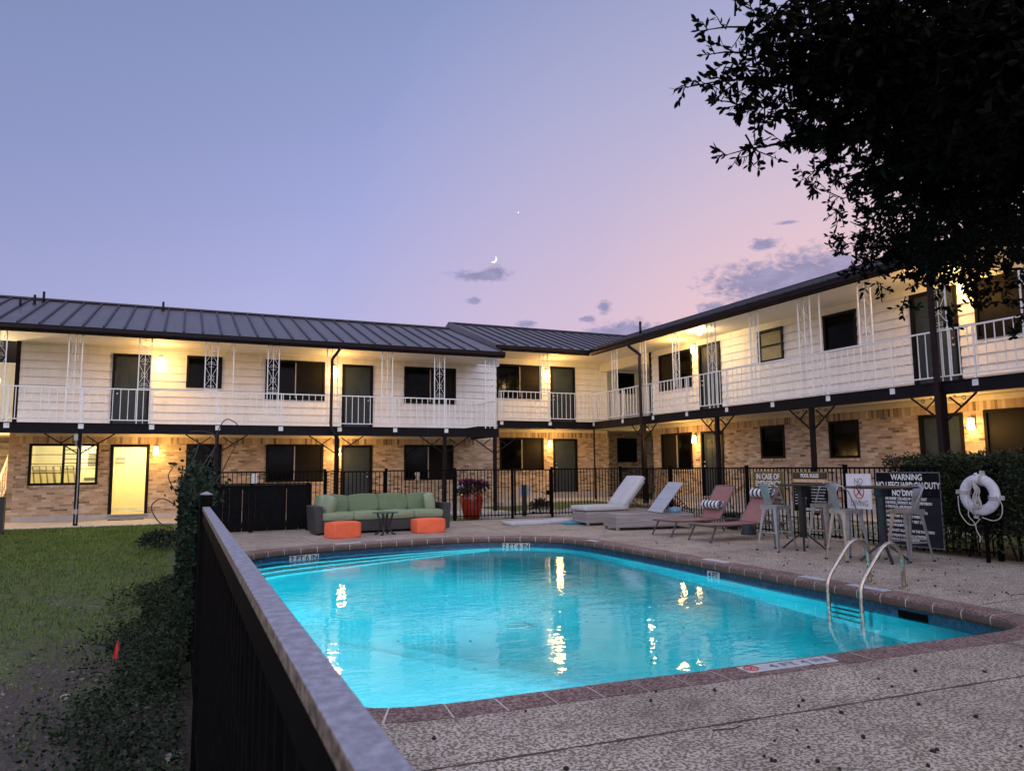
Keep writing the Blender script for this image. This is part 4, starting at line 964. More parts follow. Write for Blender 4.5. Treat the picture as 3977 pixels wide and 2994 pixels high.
M['sage'] = mat('sage green cushion fabric', (0.125,0.175,0.092), 0.85, noise=0.08, nscale=5, bump=0.3, bscale=400, dist=0.001)
M['sage_light'] = mat('pale sage seat fabric', (0.235,0.285,0.175), 0.85, noise=0.08, nscale=5, bump=0.3, bscale=400, dist=0.001)
M['piping'] = mat('cushion piping', (0.18,0.25,0.15), 0.8, noise=0.1)
M['orange'] = mat('coral orange fabric', (0.85,0.15,0.06), 0.8, noise=0.08, nscale=6, bump=0.3, bscale=300, dist=0.001)
M['grey_fab'] = mat('pale grey cushion fabric', (0.44,0.44,0.45), 0.85, noise=0.06, nscale=5, bump=0.3, bscale=300, dist=0.001)
M['dark_metal'] = mat('dark metal', (0.015,0.015,0.018), 0.45, noise=0.2); M['glass_top'] = mat('table glass', (0.05,0.06,0.08), 0.1, noise=0)
def seam_ring(parent, c, rx, w, h, rot):
    m = MB(); pts = []
    for k in range(28):
        a = 2*PI*k/28; cx_, cz_ = math.cos(a), math.sin(a); p_ = 0.32
        pts.append((w/2*math.copysign(abs(cx_)**p_,cx_), 0.0, h/2*math.copysign(abs(cz_)**p_,cz_)))
    m.tube(pts, 0.0055, 5, closed=True); o = m.build('piping', M['piping'], parent); return o
# sofa ---------------------------------------------------------------
SO = (4.12, 16.62, 0.0); sofa = thing('outdoor_sofa', SO, 'long dark wicker sofa with sage green cushions by the board fence', 'sofa', rz=0.045)
def L(*p): return p
m = MB(); W2 = 1.50
m.box(-W2+0.12,W2-0.12,-0.42,0.36,0.05,0.30); m.build('seat_base', M['wick_dark'], sofa, bevel=0.01)
m = MB(); m.add([(-W2+0.1,0.30,0.28),(W2-0.1,0.30,0.28),(W2-0.1,0.42,0.60),(-W2+0.1,0.42,0.60),(-W2+0.1,0.42,0.06),(W2-0.1,0.42,0.06),(-W2+0.1,0.36,0.62),(W2-0.1,0.36,0.62)], [(0,1,7,6),(6,7,2,3),(3,2,5,4),(4,5,1,0),(0,6,3,4),(1,5,2,7)]); m.build('backrest', M['wick_dark'], sofa)
for sg in (-1,1):
    m = MB(); a, b = (-W2-0.05,-W2+0.13) if sg < 0 else (W2-0.13,W2+0.05)
    aa, bb = (a+0.04, b) if sg < 0 else (a, b-0.04)
    m.add([(aa,-0.45,0.04),(bb,-0.45,0.04),(bb,0.40,0.04),(aa,0.40,0.04),(a,-0.45,0.60),(b,-0.45,0.60),(b,0.40,0.60),(a,0.40,0.60)], [(0,3,2,1),(4,5,6,7),(0,1,5,4),(1,2,6,5),(2,3,7,6),(3,0,4,7)])
    m.build('armrest', M['wick_dark'], sofa, bevel=0.012)
for x in (-1.42,0.0,1.42):
    for y in (-0.38,0.34): m = MB(); m.bar((x,y,0.05),(x,y,0.0),0.055,0.055,w2=0.035); m.build('leg', M['dark_metal'], sofa)
sw = (2*W2-0.26)/4
for i in range(4):
    xc = -W2+0.13+sw*(i+0.5)
    puff('seat_cushion', sw+0.01, 0.72, 0.17, M['sage_light'], sofa, (xc,-0.08,0.375), e=0.16, bulge=0.10)
    bc_ = puff('back_cushion', sw+0.035, 0.24, 0.42, M['sage'], sofa, (xc,0.215,0.605), (math.radians(-18),0.03*(-1)**i,random.uniform(-.05,.05)), e=0.42, bulge=0.0)
    seam_ring(bc_, None, 0, (sw+0.035)*0.955, 0.42*0.955, None)
def free(o, label, cat, group=None): return tag(o, label, cat, group)
c, s_ = math.cos(0.045), math.sin(0.045)
def sw_(x,y,z): return (SO[0]+x*c-y*s_, SO[1]+x*s_+y*c, z)
free(puff('throw_pillow', 0.19,0.46,0.42, M['sage_light'], None, sw_(-1.20,-0.16,0.60), (0.10,0.22,0.25), e=0.42, bulge=0.0), 'sage throw pillow leaning on the left arm of the sofa', 'pillow', 'throw pillows on the sofa')
free(puff('throw_pillow', 0.13,0.42,0.38, M['sage_light'], None, sw_(-1.28,0.13,0.62), (0.0,0.14,0.05), e=0.42, bulge=0.0), 'pale throw pillow tucked behind another one in the left sofa corner', 'pillow', 'throw pillows on the sofa')
free(puff('throw_pillow', 0.23,0.46,0.42, M['sage_light'], None, sw_(1.17,-0.04,0.60), (0.05,-0.16,-0.30), e=0.42, bulge=0.0), 'plump pale green throw pillow against the right arm of the sofa', 'pillow', 'throw pillows on the sofa')
# poufs
free(puff('pouf', 0.60,0.46,0.33, M['orange'], None, (3.06,15.42,0.155), (0,0,0.30), e=0.10, bulge=0.06), 'square coral orange pouf turned cornerwise, left of the small table', 'pouf', 'coral poufs in front of the sofa')
free(puff('pouf', 0.66,0.44,0.31, M['orange'], None, (4.97,15.72,0.148), (0,0,0.06), e=0.13, bulge=0.05), 'coral orange pouf in front of the right end of the sofa', 'pouf', 'coral poufs in front of the sofa')
# coffee table
TO = (3.99,15.62,0.0); ct = thing('side_table', TO, 'small round dark table with curved legs between the two orange poufs', 'table')
m = MB(); m.lathe([(0.0,0.452),(0.265,0.452),(0.275,0.462),(0.265,0.472),(0.0,0.473)], (0,0,0), 32); m.build('tabletop', M['glass_top'], ct, smooth=False)
for k in range(4):
    a = PI/4+k*PI/2+0.25; m = MB(); m.tube([(math.cos(a)*r, math.sin(a)*r, z) for r, z in ((0.17,0.45),(0.15,0.38),(0.11,0.28),(0.10,0.18),(0.12,0.09),(0.165,0.03),(0.20,0.014),(0.225,0.020))], 0.021, 8); m.build('leg', M['dark_metal'], ct, smooth=True)
m = MB(); m.tube([(0.112*math.cos(a),0.112*math.sin(a),0.23) for a in [2*PI*i/16 for i in range(16)]],0.008,6,closed=True); m.build('brace_ring', M['dark_metal'], ct)
# red urn with plants
M['urn'] = mat('glossy red glaze', (0.24,0.022,0.010), 0.14, noise=0.25, nscale=5, coat=0.6)
UO = (7.30,19.15,0.0); urn = thing('red_urn', UO, 'tall glossy red ribbed urn behind the iron fence', 'planter')
m = MB(); prof_ = [(0.0,0.0),(0.20,0.0),(0.22,0.02),(0.255,0.16),(0.295,0.34),(0.315,0.50),(0.31,0.60),(0.285,0.68),(0.262,0.72),(0.27,0.745),(0.285,0.76),(0.275,0.775),(0.245,0.77),(0.235,0.72),(0.0,0.70)]
n = 48; v = []
for r, z in prof_:
    for k in range(n):
        a = 2*PI*k/n; rr = r*(1-0.035*abs(math.sin(a*6))**0.5*(1 if 0.05 < z < 0.68 else 0)); v.append((rr*math.cos(a), rr*math.sin(a), z))
f = [(i*n+k, i*n+(k+1)%n, (i+1)*n+(k+1)%n, (i+1)*n+k) for i in range(len(prof_)-1) for k in range(n)]
m.add(v, f); m.build('pot', M['urn'], urn, smooth=True)
def leafy(m, c, n, rad, size, up=0.5, flat=0.3, rnd=random):
    c = Vector(c)
    for _ in range(n):
        d = Vector((rnd.gauss(0,1), rnd.gauss(0,1), rnd.gauss(0,1)*0.7+up)); d.normalize()
        p = c+Vector((d.x*rad[0], d.y*rad[1], d.z*rad[2]))*rnd.uniform(0.35,1.0)
        leaf(m, p, d+Vector((rnd.gauss(0,.5),rnd.gauss(0,.5),rnd.gauss(0,.4))), size*rnd.uniform(0.7,1.25), rnd=rnd)
def leaf(m, p, d, L_, w=0.42, rnd=random, fold=0.15):
    d = Vector(d); 
    if d.length < 1e-4: d = Vector((0,0,1))
    d.normalize(); s_ = d.cross(Vector((rnd.gauss(0,1),rnd.gauss(0,1),rnd.gauss(0,1))))
    if s_.length < 1e-3: s_ = d.cross(Vector((1,0,0.3)))
    s_.normalize(); u = s_.cross(d); b = len(m.v); W = L_*w/2
    p = Vector(p)-m.off
    for q in (p, p+d*(L_*0.32)+s_*W*0.85+u*(W*fold), p+d*(L_*0.68)+s_*W*0.95+u*(W*fold), p+d*L_, p+d*(L_*0.68)-s_*W*0.95+u*(W*fold), p+d*(L_*0.32)-s_*W*0.85+u*(W*fold)): m.v.append(tuple(q))
    m.f.append([b,b+1,b+2,b+3]); m.f.append([b,b+3,b+4,b+5]); m.m += [m.cm]*2; m.sm += [False]*2
def leaf_mat(name, lo, hi, rough=0.45, trans=0.0, scale=3.0, spec=0.22):
    t_ = bpy.data.materials.new(name); t_.use_nodes = True; t = NT(t_); b = t_.node_tree.nodes['Principled BSDF']
    g = t.new('ShaderNodeNewGeometry'); r = g.outputs['Random Per Island']; n = t.noise(g.outputs['Position'], scale, 2, 0.5)
    f = t.math('ADD', t.math('MULTIPLY', r, 0.6), t.math('MULTIPLY_ADD', n, 0.8, -0.2), clamp=True)
    t.link(t.mix(f, lo, hi), b.inputs['Base Color']); b.inputs['Roughness'].default_value = rough; b.inputs['Specular IOR Level'].default_value = spec; return t_
M['purple'] = leaf_mat('purple foliage', (0.035,0.008,0.022), (0.13,0.028,0.07)); M['dkleaf'] = leaf_mat('dark green leaves', (0.010,0.020,0.008), (0.045,0.075,0.025)); M['white_fl'] = mat('white petals', (0.75,0.72,0.75), 0.6, noise=0.1)
fp = thing('flower_arrangement', (7.30,19.15,0.72), 'purple leafy plants with trailing white flowers in the red urn', 'plant')
m = MB((7.30,19.15,0.72)); leafy(m, (7.33,19.12,0.90), 420, (0.42,0.35,0.15), 0.12, up=0.25); m.build('foliage', M['purple'], fp)
m = MB((7.30,19.15,0.72)); leafy(m, (7.20,19.05,0.78), 200, (0.40,0.34,0.12), 0.10, up=-0.1); leafy(m, (6.92,18.92,0.76), 90, (0.22,0.15,0.09), 0.07, up=0); m.build('leaves', M['dkleaf'], fp)
m = MB((7.30,19.15,0.72)); leafy(m, (6.88,18.90,0.84), 38, (0.20,0.10,0.10), 0.045, up=0.3); m.build('blossoms', M['white_fl'], fp)
# cushion on the deck, noodle
cu = thing('lounger_cushion', (7.95,16.60,0.0), 'pale grey folded lounger cushion lying on the deck', 'cushion')
puff('long_half', 1.12,0.58,0.085, M['grey_fab'], cu, (-0.15,0.04,0.045), (0,0.0,-0.02), e=0.10, bulge=0.05); puff('short_half', 0.60,0.58,0.085, M['grey_fab'], cu, (0.72,0.12,0.052), (0,-0.03,-0.04), e=0.10, bulge=0.05)
M['cyanfoam'] = mat('blue foam', (0.03,0.26,0.36), 0.8, noise=0.1); M['towel_blue'] = mat('light blue towel', (0.22,0.42,0.58), 0.9, noise=0.1)
m = MB((8.75,16.0,0.035)); m.tube([(8.50,16.10,0.036),(8.65,16.02,0.036),(9.1,15.85,0.036)],0.034,12); o = m.build('pool_noodle', M['cyanfoam'], smooth=True); o.location = (8.75,16.0,0.035); tag(o, 'short blue foam noodle poking out under the cushioned lounger', 'pool noodle')
# wicker loungers
def wicker_lounger(loc, rz_, label, back_len, tilt, hinge, L_=1.9, W_=0.72):
    t = thing('wicker_lounger', loc, label, 'sun lounger', 'wicker loungers by the fence', rz_)
    m = MB(); m.box(0,L_,-W_/2,W_/2,0.07,0.325); m.box(0.03,L_-0.03,-W_/2+0.03,W_/2-0.03,0.326,0.345); m.build('base', M['wick_light'], t, bevel=0.012)
    for x in (0.05,L_-0.05):
        for y in (-W_/2+0.05,W_/2-0.05): m = MB(); m.bar((x,y,0.072),(x,y,0.0),0.07,0.07,w2=0.045); m.build('leg', M['wick_light'], t)
    m = MB(); ca, sa = math.cos(tilt), math.sin(tilt); p0 = Vector((hinge,0,0.36)); d = Vector((ca,0,sa)); m.obox(p0+d*back_len/2, d, (0,1,0), (-sa,0,ca), back_len/2, W_/2-0.03, 0.016); m.build('backrest', M['wick_back'], t, bevel=0.005)
    m = MB(); e = p0+d*back_len*0.62
    for y in (-W_/2+0.08,W_/2-0.08): m.bar(e+Vector((0.01,y,-0.02)), (hinge+back_len*0.95,y,0.34), 0.018)
    m.bar((hinge+back_len*0.95,-W_/2+0.08,0.35),(hinge+back_len*0.95,W_/2-0.08,0.35),0.018)
    m.build('support_bar', M['dark_metal'], t); return t
M['wick_back'] = wicker('pale blue grey wicker back', (0.30,0.32,0.37), (0.42,0.44,0.50), 0.04)
L1 = wicker_lounger((8.78,15.78,0), 0.0, 'wicker lounger with a thick pale cushion and raised back, nearest the iron gate', 0.86, 0.86, 1.10)
L2 = wicker_lounger((8.72,14.31,0), -0.14, 'bare weathered wicker lounger with a raised pale back', 0.86, 0.86, 1.10)
lc = thing('lounger_cushion', (8.78,15.78,0.35), 'thick pale grey cushion on the farther wicker lounger', 'cushion')
puff('seat_cushion', 1.22,0.74,0.115, M['grey_fab'], lc, (0.56,0,0.058), e=0.10, bulge=0.03)
puff('back_cushion', 0.92,0.74,0.115, M['grey_fab'], lc, (1.10+0.44*math.cos(0.86)-0.05, 0, 0.06+0.44*math.sin(0.86)+0.035), (0,-0.86,0), e=0.10, bulge=0.03)
# a bluish towel bundle between loungers
m = MB((10.3,14.0,0.36)); 
o = puff('folded_towel', 0.34,0.22,0.10, M['towel_blue'], None, (10.28,14.05,0.40), (0,0,0.5), e=0.3, bulge=0.3); tag(o, 'crumpled light blue towel on the bare wicker lounger behind its back', 'towel')
# small flowering plant behind the loungers
M['redflower'] = leaf_mat('red coral blossoms', (0.20,0.02,0.015), (0.50,0.12,0.08))
def shrub(name, loc, label, mats, n, rad, size, cat='plant', up=0.6, group=None):
    t = thing(name, loc, label, cat, group)
    for (mt, frac, nm) in mats:
        m = MB(loc); leafy(m, (loc[0],loc[1],loc[2]+rad[2]*0.9), int(n*frac), rad, size, up=up); m.build(nm, M[mt], t)
    m = MB(loc)
    for _ in range(7):
        d = Vector((random.gauss(0,.5)*rad[0], random.gauss(0,.5)*rad[1], rad[2]*random.uniform(0.8,1.6))); m.bar(loc, Vector(loc)+d, 0.008, 0.008)
    m.build('stems', M['bark'], t); return t
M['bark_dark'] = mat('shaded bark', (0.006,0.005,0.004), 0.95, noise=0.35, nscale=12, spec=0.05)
M['bark'] = mat('bark', (0.055,0.042,0.034), 0.9, noise=0.35, nscale=12, bump=0.8, bscale=25, dist=0.01)
shrub('flowering_shrub', (11.95,16.6,-0.02), 'low shrub with reddish flowers behind the cushioned lounger', [('redflower',0.45,'blossoms'),('dkleaf',0.55,'leaves')], 300, (0.45,0.6,0.26), 0.09)
shrub('low_shrub', (9.95,20.3,0.0), 'small dark spiky bush standing in the pale gravel bed', [('purple',0.5,'leaves'),('dkleaf',0.5,'leaves')], 260, (0.28,0.28,0.20), 0.13, up=1.0)
# red sling loungers
M['sling'] = mat('faded red sling fabric', (0.27,0.125,0.115), 0.75, noise=0.10, nscale=5, bump=0.3, bscale=500, dist=0.001); M['bronze'] = mat('bronze aluminium tube', (0.12,0.105,0.10), 0.4, metal=0.5, noise=0.1)
def sling_lounger(loc, label, rz_=0.0, back=0.78, tilt=0.98):
    t = thing('sling_lounger', loc, label, 'sun lounger', 'red sling loungers', rz_); W_ = 0.60; H = 0.315; hg = 1.16
    ca, sa = math.cos(tilt), math.sin(tilt)
    m = MB(); n = 10; top = []
    for i in range(n+1):
        x = hg*i/n; z = H-0.02*math.sin(PI*min(1,x/hg))+0.012*(1-i/n)
        top.append((x,z))
    for i in range(n):
        (x0,z0),(x1,z1) = top[i],top[i+1]; m.box(x0+0.0005,x1,-W_/2+0.02,W_/2-0.02,min(z0,z1)-0.004,min(z0,z1)+0.004)
    m.build('seat', M['sling'], t)
    m = MB(); p0 = Vector((hg,0,H)); d = Vector((ca,0,sa)); m.obox(p0+d*(back/2+0.005), d, (0,1,0), (-sa,0,ca), back/2, W_/2-0.02, 0.006); m.build('backrest', M['sling'], t)
    m = MB()
    for y in (-W_/2,W_/2):
        m.tube([(-0.03,y,H-0.01),(0.4,y,H-0.022),(hg,y,H-0.012),(hg+0.62,y,H-0.03)],0.016,8); m.tube([p0+Vector((0,y,0)), p0+d*back+Vector((0,y,0))],0.014,8)
    m.tube([(-0.03,-W_/2,H-0.01),(-0.03,W_/2,H-0.01)],0.014,8); m.tube([p0+d*back+Vector((0,-W_/2,0)),p0+d*back+Vector((0,W_/2,0))],0.014,8); m.tube([(hg+0.62,-W_/2,H-0.03),(hg+0.62,W_/2,H-0.03)],0.014,8)
    for y in (-W_/2+0.02,W_/2-0.02): m.bar(p0+d*back*0.6+Vector((0,y,-0.01)), (hg+0.5,y,H-0.03), 0.014)
    m.build('frame', M['bronze'], t, smooth=False)
    for (xa, xb) in ((0.10,-0.06),(hg+0.48,hg+0.62)):
        for y in (-W_/2,W_/2): m = MB(); m.bar((xa,y,H-0.03),(xb,y*1.06,0.0),0.034,0.022); m.build('leg', M['bronze'], t)
    return t
sling_lounger((8.87,12.50,0), 'faded red sling lounger beside the bare wicker lounger, with a towel mid back')
sling_lounger((8.83,11.27,0), 'faded red sling lounger nearest the bar table, with a towel near the top', tilt=0.90)
def stripes():
    t_ = bpy.data.materials.new('striped towel'); t_.use_nodes = True; t = NT(t_); b = t_.node_tree.nodes['Principled BSDF']
    g = t.new('ShaderNodeTexCoord').outputs['Object']; s = t.new('ShaderNodeSeparateXYZ'); t.link(g, s.inputs[0])
    w = t.math('FRACT', t.math('MULTIPLY_ADD', s.outputs[1], 9.0, 0.25)); f = t.math('GREATER_THAN', w, 0.52)
    t.link(t.mix(f, (0.68,0.70,0.72), (0.028,0.055,0.065)), b.inputs['Base Color']); b.inputs['Roughness'].default_value = 0.95
    bn = t.new('ShaderNodeBump', i_Strength=0.5, i_Distance=0.002); t.link(t.noise(g, 180, 2), bn.inputs['Height']); t.link(bn.outputs[0], b.inputs['Normal']); return t_
M['stripe'] = stripes()
def towel(loc, label, rot=(0,0,0)):
    m = MB(); pts = []; n = 40; Lh = 0.25
    for i in range(n+1):
        a = i/n*4.2*PI; r = 0.02+0.088*(i/n); pts.append((r*math.cos(a)*1.0, r*math.sin(a)*0.92))
    v = []; f = []; ys = [-Lh, -Lh*0.96, -Lh*0.5, 0, Lh*0.5, Lh*0.96, Lh]
    for k, y in enumerate(ys):
        sc_ = 0.95 if k in (0, len(ys)-1) else 1.0
        for (x, z) in pts: v.append((x*sc_, y, z*sc_))
    w = n+1
    for k in range(len(ys)-1):
        for i in range(n): f.append((k*w+i, k*w+i+1, (k+1)*w+i+1, (k+1)*w+i))
    m.add(v, f); o = m.build('rolled_towel', M['stripe'], smooth=True); md = o.modifiers.new('thick','SOLIDIFY'); md.thickness = 0.012; o.location = loc; o.rotation_euler = rot
    tag(o, label, 'towel', 'striped rolled towels'); return o
towel((8.87+1.16+0.27*math.cos(.98)-0.075, 12.50, 0.315+0.27*math.sin(.98)+0.055), 'rolled striped towel resting mid back on the red lounger beside the wicker ones')
towel((8.83+1.16+0.62*math.cos(.90)-0.07, 11.25, 0.315+0.62*math.sin(.90)+0.06), 'rolled striped towel near the top of the red lounger by the bar stools')
# bucket shaped planters behind loungers
M['pot_dark'] = mat('charcoal resin', (0.03,0.035,0.045), 0.5, noise=0.2)
for (loc, r, h, lab) in (((10.55,11.95,0),0.15,0.22,'dark upturned pot under the nearer red lounger'),((11.2,13.2,0.0),0.2,0.34,'wide dark planter bowl behind the red loungers')):
    t = thing('plant_pot', loc, lab, 'pot'); m = MB(); up = 'upturned' in lab
    pr = [(0,0),(r,0),(r*1.02,0.02),(r*0.72,h),(0,h)] if up else [(0,0),(r*0.6,0),(r*0.95,h-0.03),(r*1.02,h-0.03),(r*1.02,h),(r*0.93,h),(r*0.88,h-0.05),(0,h-0.06)]
    m.lathe(pr, (0,0,0), 28); m.build('body', M['pot_dark'], t, smooth=False)
# bar tables and stools
M['galv'] = mat('brushed galvanised steel', (0.40,0.40,0.41), 0.38, metal=0.75, noise=0.14, nscale=9); M['table_dark'] = mat('dark table top', (0.014,0.011,0.009), 0.4, noise=0.25, nscale=10, spec=0.3)
def bar_table(loc, label, rz_=0.0, r=0.50):
    t = thing('bar_table', loc, label, 'table', 'dark round bar tables', rz_)
    m = MB(); m.lathe([(0,1.048),(r-0.03,1.048),(r,1.054),(r,1.066),(r-0.01,1.071),(0,1.071)], (0,0,0), 40); m.build('tabletop', M['table_dark'], t)
    m = MB(); m.bar((0,0,0.20),(0,0,1.047),0.085); m.bar((0,0,0.93),(0,0,1.046),0.13,0.13); m.build('column', M['dark_metal'], t, bevel=0.004)
    for k in range(4): a = PI/4+k*PI/2; m = MB(); m.bar((0.03*math.cos(a),0.03*math.sin(a),0.27),(0.33*math.cos(a),0.33*math.sin(a),0.014),0.035,0.028); m.build('foot', M['dark_metal'], t)
    return t
bar_table((9.50,9.45,0), 'dark round bar table between the two stools nearer the red loungers'); bar_table((9.28,7.72,0), 'dark round bar table in front of the big black warning sign', 0.2, 0.50)
def bar_stool():
    t = thing('bar_stool', (0,0,0), 'x', 'bar stool', 'grey metal bar stools'); S = 0.165; H = 0.735
    m = MB(); m.box(-S,S,-S,S,H-0.015,H); m.box(-S,S,-S,-S+0.004,H-0.06,H-0.0155); m.box(-S,S,S-0.004,S,H-0.06,H-0.0155); m.box(-S,-S+0.004,-S+0.0045,S-0.0045,H-0.06,H-0.0155); m.box(S-0.004,S,-S+0.0045,S-0.0045,H-0.06,H-0.0155); m.build('seat', M['galv'], t, bevel=0.006)
    for sx in (-1,1):
        for sy in (-1,1):
            m = MB(); a = Vector((sx*(S-0.02),sy*(S-0.02),H-0.02)); b = Vector((sx*(S+0.055),sy*(S+0.055),0.02))
            # folded sheet leg: L section tapering to the foot
            for k, wv in ((0,(1,0,0)),(1,(0,1,0))):
                w = Vector(wv)*(-sx if k == 0 else -sy); nrm_ = Vector((0,sy,0)) if k == 0 else Vector((sx,0,0))
                v = [a, a+w*0.075, b+w*0.028, b]; v2 = [q-nrm_*0.004 for q in v]
                m.add(v+v2, [(0,1,2,3),(7,6,5,4),(0,4,5,1),(1,5,6,2),(2,6,7,3),(3,7,4,0)])
            lg = m.build('leg', M['galv'], t); m = MB(); m.box(b.x-0.016,b.x+0.016,b.y-0.016,b.y+0.016,0.0,0.022); m.build('rubber_foot', M['dark_metal'], lg)
    m = MB(); z = 0.27; e = S+0.026
    for s0 in (-1,1): m.bar((s0*e-s0*0.01,-e,z),(s0*e-s0*0.01,e,z),0.004,0.024); m.bar((-e,s0*e-s0*0.01,z+0.03),(e,s0*e-s0*0.01,z+0.03),0.004,0.024)
    m.build('footrest', M['galv'], t)
    # back: tapering splat and a hoop
    m = MB(); y0, y1 = S-0.01, S+0.085
    m.add([(-0.065,y0,H),(0.065,y0,H),(0.095,y1,H+0.34),(-0.095,y1,H+0.34),(-0.065,y0+0.004,H),(0.065,y0+0.004,H),(0.095,y1+0.004,H+0.34),(-0.095,y1+0.004,H+0.34)], [(0,1,2,3),(7,6,5,4),(0,4,5,1),(1,5,6,2),(2,6,7,3),(3,7,4,0)]); m.build('back_splat', M['galv'], t)
    m = MB(); m.tube([(-S+0.01,-0.05,H-0.01),(-S-0.005,0.02,H+0.12),(-S-0.02,0.11,H+0.27),(-0.165,0.20,H+0.345),(-0.10,0.253,H+0.36),(0,0.268,H+0.362),(0.10,0.253,H+0.36),(0.165,0.20,H+0.345),(S+0.02,0.11,H+0.27),(S+0.005,0.02,H+0.12),(S-0.01,-0.05,H-0.01)],0.0085,8); m.build('back_hoop', M['galv'], t, smooth=True)
    return t
st0 = bar_stool()
for i, (x, y, a, lab) in enumerate(((8.98,9.52,PI/2+0.10,'grey metal bar stool whose back hides part of the olive emergency sign'),(9.98,9.42,-PI/2+0.05,'grey metal bar stool right of the first bar table, facing left'),(9.0,8.10,PI/2-0.12,'grey metal bar stool whose back hides part of the no diving sign'),(9.72,7.66,-PI/2-0.1,'grey metal bar stool directly in front of the black warning sign'))):
    o = st0 if i == 0 else copy_tree(st0); o.location = (x,y,0); o.rotation_euler = (0,0,a); o['label'] = lab
# ------------------------------------------------------------------ signs on the fence (face -X)
SM = Matrix(((0,0,-1),(-1,0,0),(0,1,0))).to_4x4()     # text x -> -Y, text y -> +Z, normal -> -X
M['olive'] = mat('olive brown sign board', (0.105,0.078,0.022), 0.5, noise=0.08); M['brown'] = mat('dark brown sign board', (0.045,0.030,0.016), 0.5, noise=0.1); M['sign_orange'] = mat('orange band', (0.50,0.27,0.10), 0.5, noise=0.05)
M['sign_white'] = mat('white sign board', (0.70,0.70,0.73), 0.45, noise=0.04); M['sign_black'] = mat('black sign board', (0.006,0.006,0.007), 0.6, noise=0.2, spec=0.08); M['sign_grey'] = mat('faded charcoal sign panel', (0.020,0.021,0.027), 0.6, noise=0.15, spec=0.1)
M['letters'] = mat('white lettering', (0.72,0.72,0.70), 0.5, noise=0.03); M['grey_letters'] = mat('grey lettering', (0.20,0.20,0.24), 0.5, noise=0.03); M['edge'] = mat('tan sign edge', (0.28,0.21,0.10), 0.6, noise=0.1)
SX = 10.66
def sign(y0, y1, z0, z1, board, label, edge='edge', lean=0.0):
    loc = (SX+0.02,(y0+y1)/2,z0); t = thing('notice_sign', loc, label, 'sign')
    m = MB(loc); m.box(SX,SX+0.012,y1,y0,z0,z1); m.build('board', M[board], t)
    m = MB(loc)
    for (a,b,c_,d) in ((y1-0.008,y0+0.008,z1,z1+0.010),(y1-0.008,y0+0.008,z0-0.010,z0),(y0,y0+0.010,z0,z1),(y1-0.010,y1,z0,z1)): m.box(SX-0.004,SX+0.014,a,b,c_,d)
    m.build('border', M[edge], t); return t, loc
def write(t, loc, txt, y, z, size, mt='letters', sx=1.0, align='CENTER', bold=0.0, x=None):
    return text_mesh('lettering', txt, size, M[mt], t, Matrix.Translation(Vector((x or SX-0.004, y, z))-Vector(loc)) @ SM, sx=sx, align=align, bold=bold)
t, l = sign(11.88,11.05,0.62,1.26,'olive','olive sign reading IN CASE OF EMERGENCY DIAL 911')
write(t,l,'IN CASE OF',11.465,1.115,0.155,sx=0.80,bold=0.003); write(t,l,'EMERGENCY',11.465,0.975,0.155,sx=0.78,bold=0.003); write(t,l,'DIAL 911',11.465,0.835,0.155,sx=0.72,bold=0.003)
write(t,l,'EMERGENCY PHONE',11.10,0.735,0.085,sx=0.80,align='RIGHT',bold=0.001); write(t,l,'IN BACK OF',11.08,0.645,0.085,sx=0.8,align='RIGHT',bold=0.001)
t, l = sign(10.80,9.97,0.53,1.25,'sign_black','brown and black pool rules sign with an orange band')
m = MB(l); m.box(SX-0.003,SX-0.0005,9.972,10.798,1.135,1.249); m.build('header_panel', M['brown'], t)
m = MB(l); m.box(SX-0.006,SX-0.0005,9.965,10.805,1.062,1.130); m.build('hours_band', M['sign_orange'], t)
write(t,l,'POOL RULES',10.385,1.160,0.095,sx=0.80,bold=0.004); write(t,l,'POOL HOURS: 10:00AM - 10:00PM',10.385,1.073,0.055,sx=0.88,x=SX-0.009)
for col, y_ in ((0,10.76),(1,10.36)):
    rows = ['NO RUNNING OR','HORSEPLAY','NO GLASS OR FOOD','SHOWER BEFORE','ENTERING THE POOL','NO PETS ALLOWED','KEEP GATE CLOSED'] if col == 0 else ['SWIM AT YOUR OWN RISK','CHILDREN MUST BE WITH','AN ADULT AT ALL TIMES','NO DIVING ALLOWED','POOL IS FOR RESIDENTS','AND THEIR GUESTS ONLY','THANK YOU']
    for r_, tx in enumerate(rows): write(t,l,tx,y_,0.985-r_*0.055,0.034,align='LEFT',sx=0.86)
write(t,l,'MAXIMUM USER LOAD: 41',10.385,0.555,0.062,sx=0.72,bold=0.002)
t, l = sign(9.547,9.06,0.645,1.222,'sign_white','white no diving sign with red crossed circle',edge='sign_white')
write(t,l,'NO',9.30,1.055,0.145,'grey_letters',sx=0.8,bold=0.0); write(t,l,'DIVING',9.303,0.685,0.135,'grey_letters',sx=0.80)
m = MB(l); cy_, cz_ = 9.30, 0.925; m.tube([(SX-0.003,cy_+0.098*math.cos(a),cz_+0.115*math.sin(a)) for a in [2*PI*i/40 for i in range(40)]],0.0085,5,closed=True)
m.bar((SX-0.004,cy_+0.07,cz_+0.078),(SX-0.004,cy_-0.07,cz_-0.078),0.006,0.013); m.bar((SX-0.004,cy_-0.07,cz_+0.078),(SX-0.004,cy_+0.07,cz_-0.078),0.006,0.013); m.build('prohibition_ring', M['red_ink'], t)
m = MB(l); m.bar((SX-0.005,cy_+0.03,cz_+0.05),(SX-0.005,cy_-0.015,cz_-0.03),0.004,0.016); m.bar((SX-0.005,cy_-0.015,cz_-0.03),(SX-0.005,cy_-0.035,cz_-0.055),0.004,0.008); m.lathe([(0,-0.003),(0.013,0),(0,0.003)],(SX-0.006,cy_-0.022,cz_-0.01),10); m.build('diver_symbol', M['ink'], t)
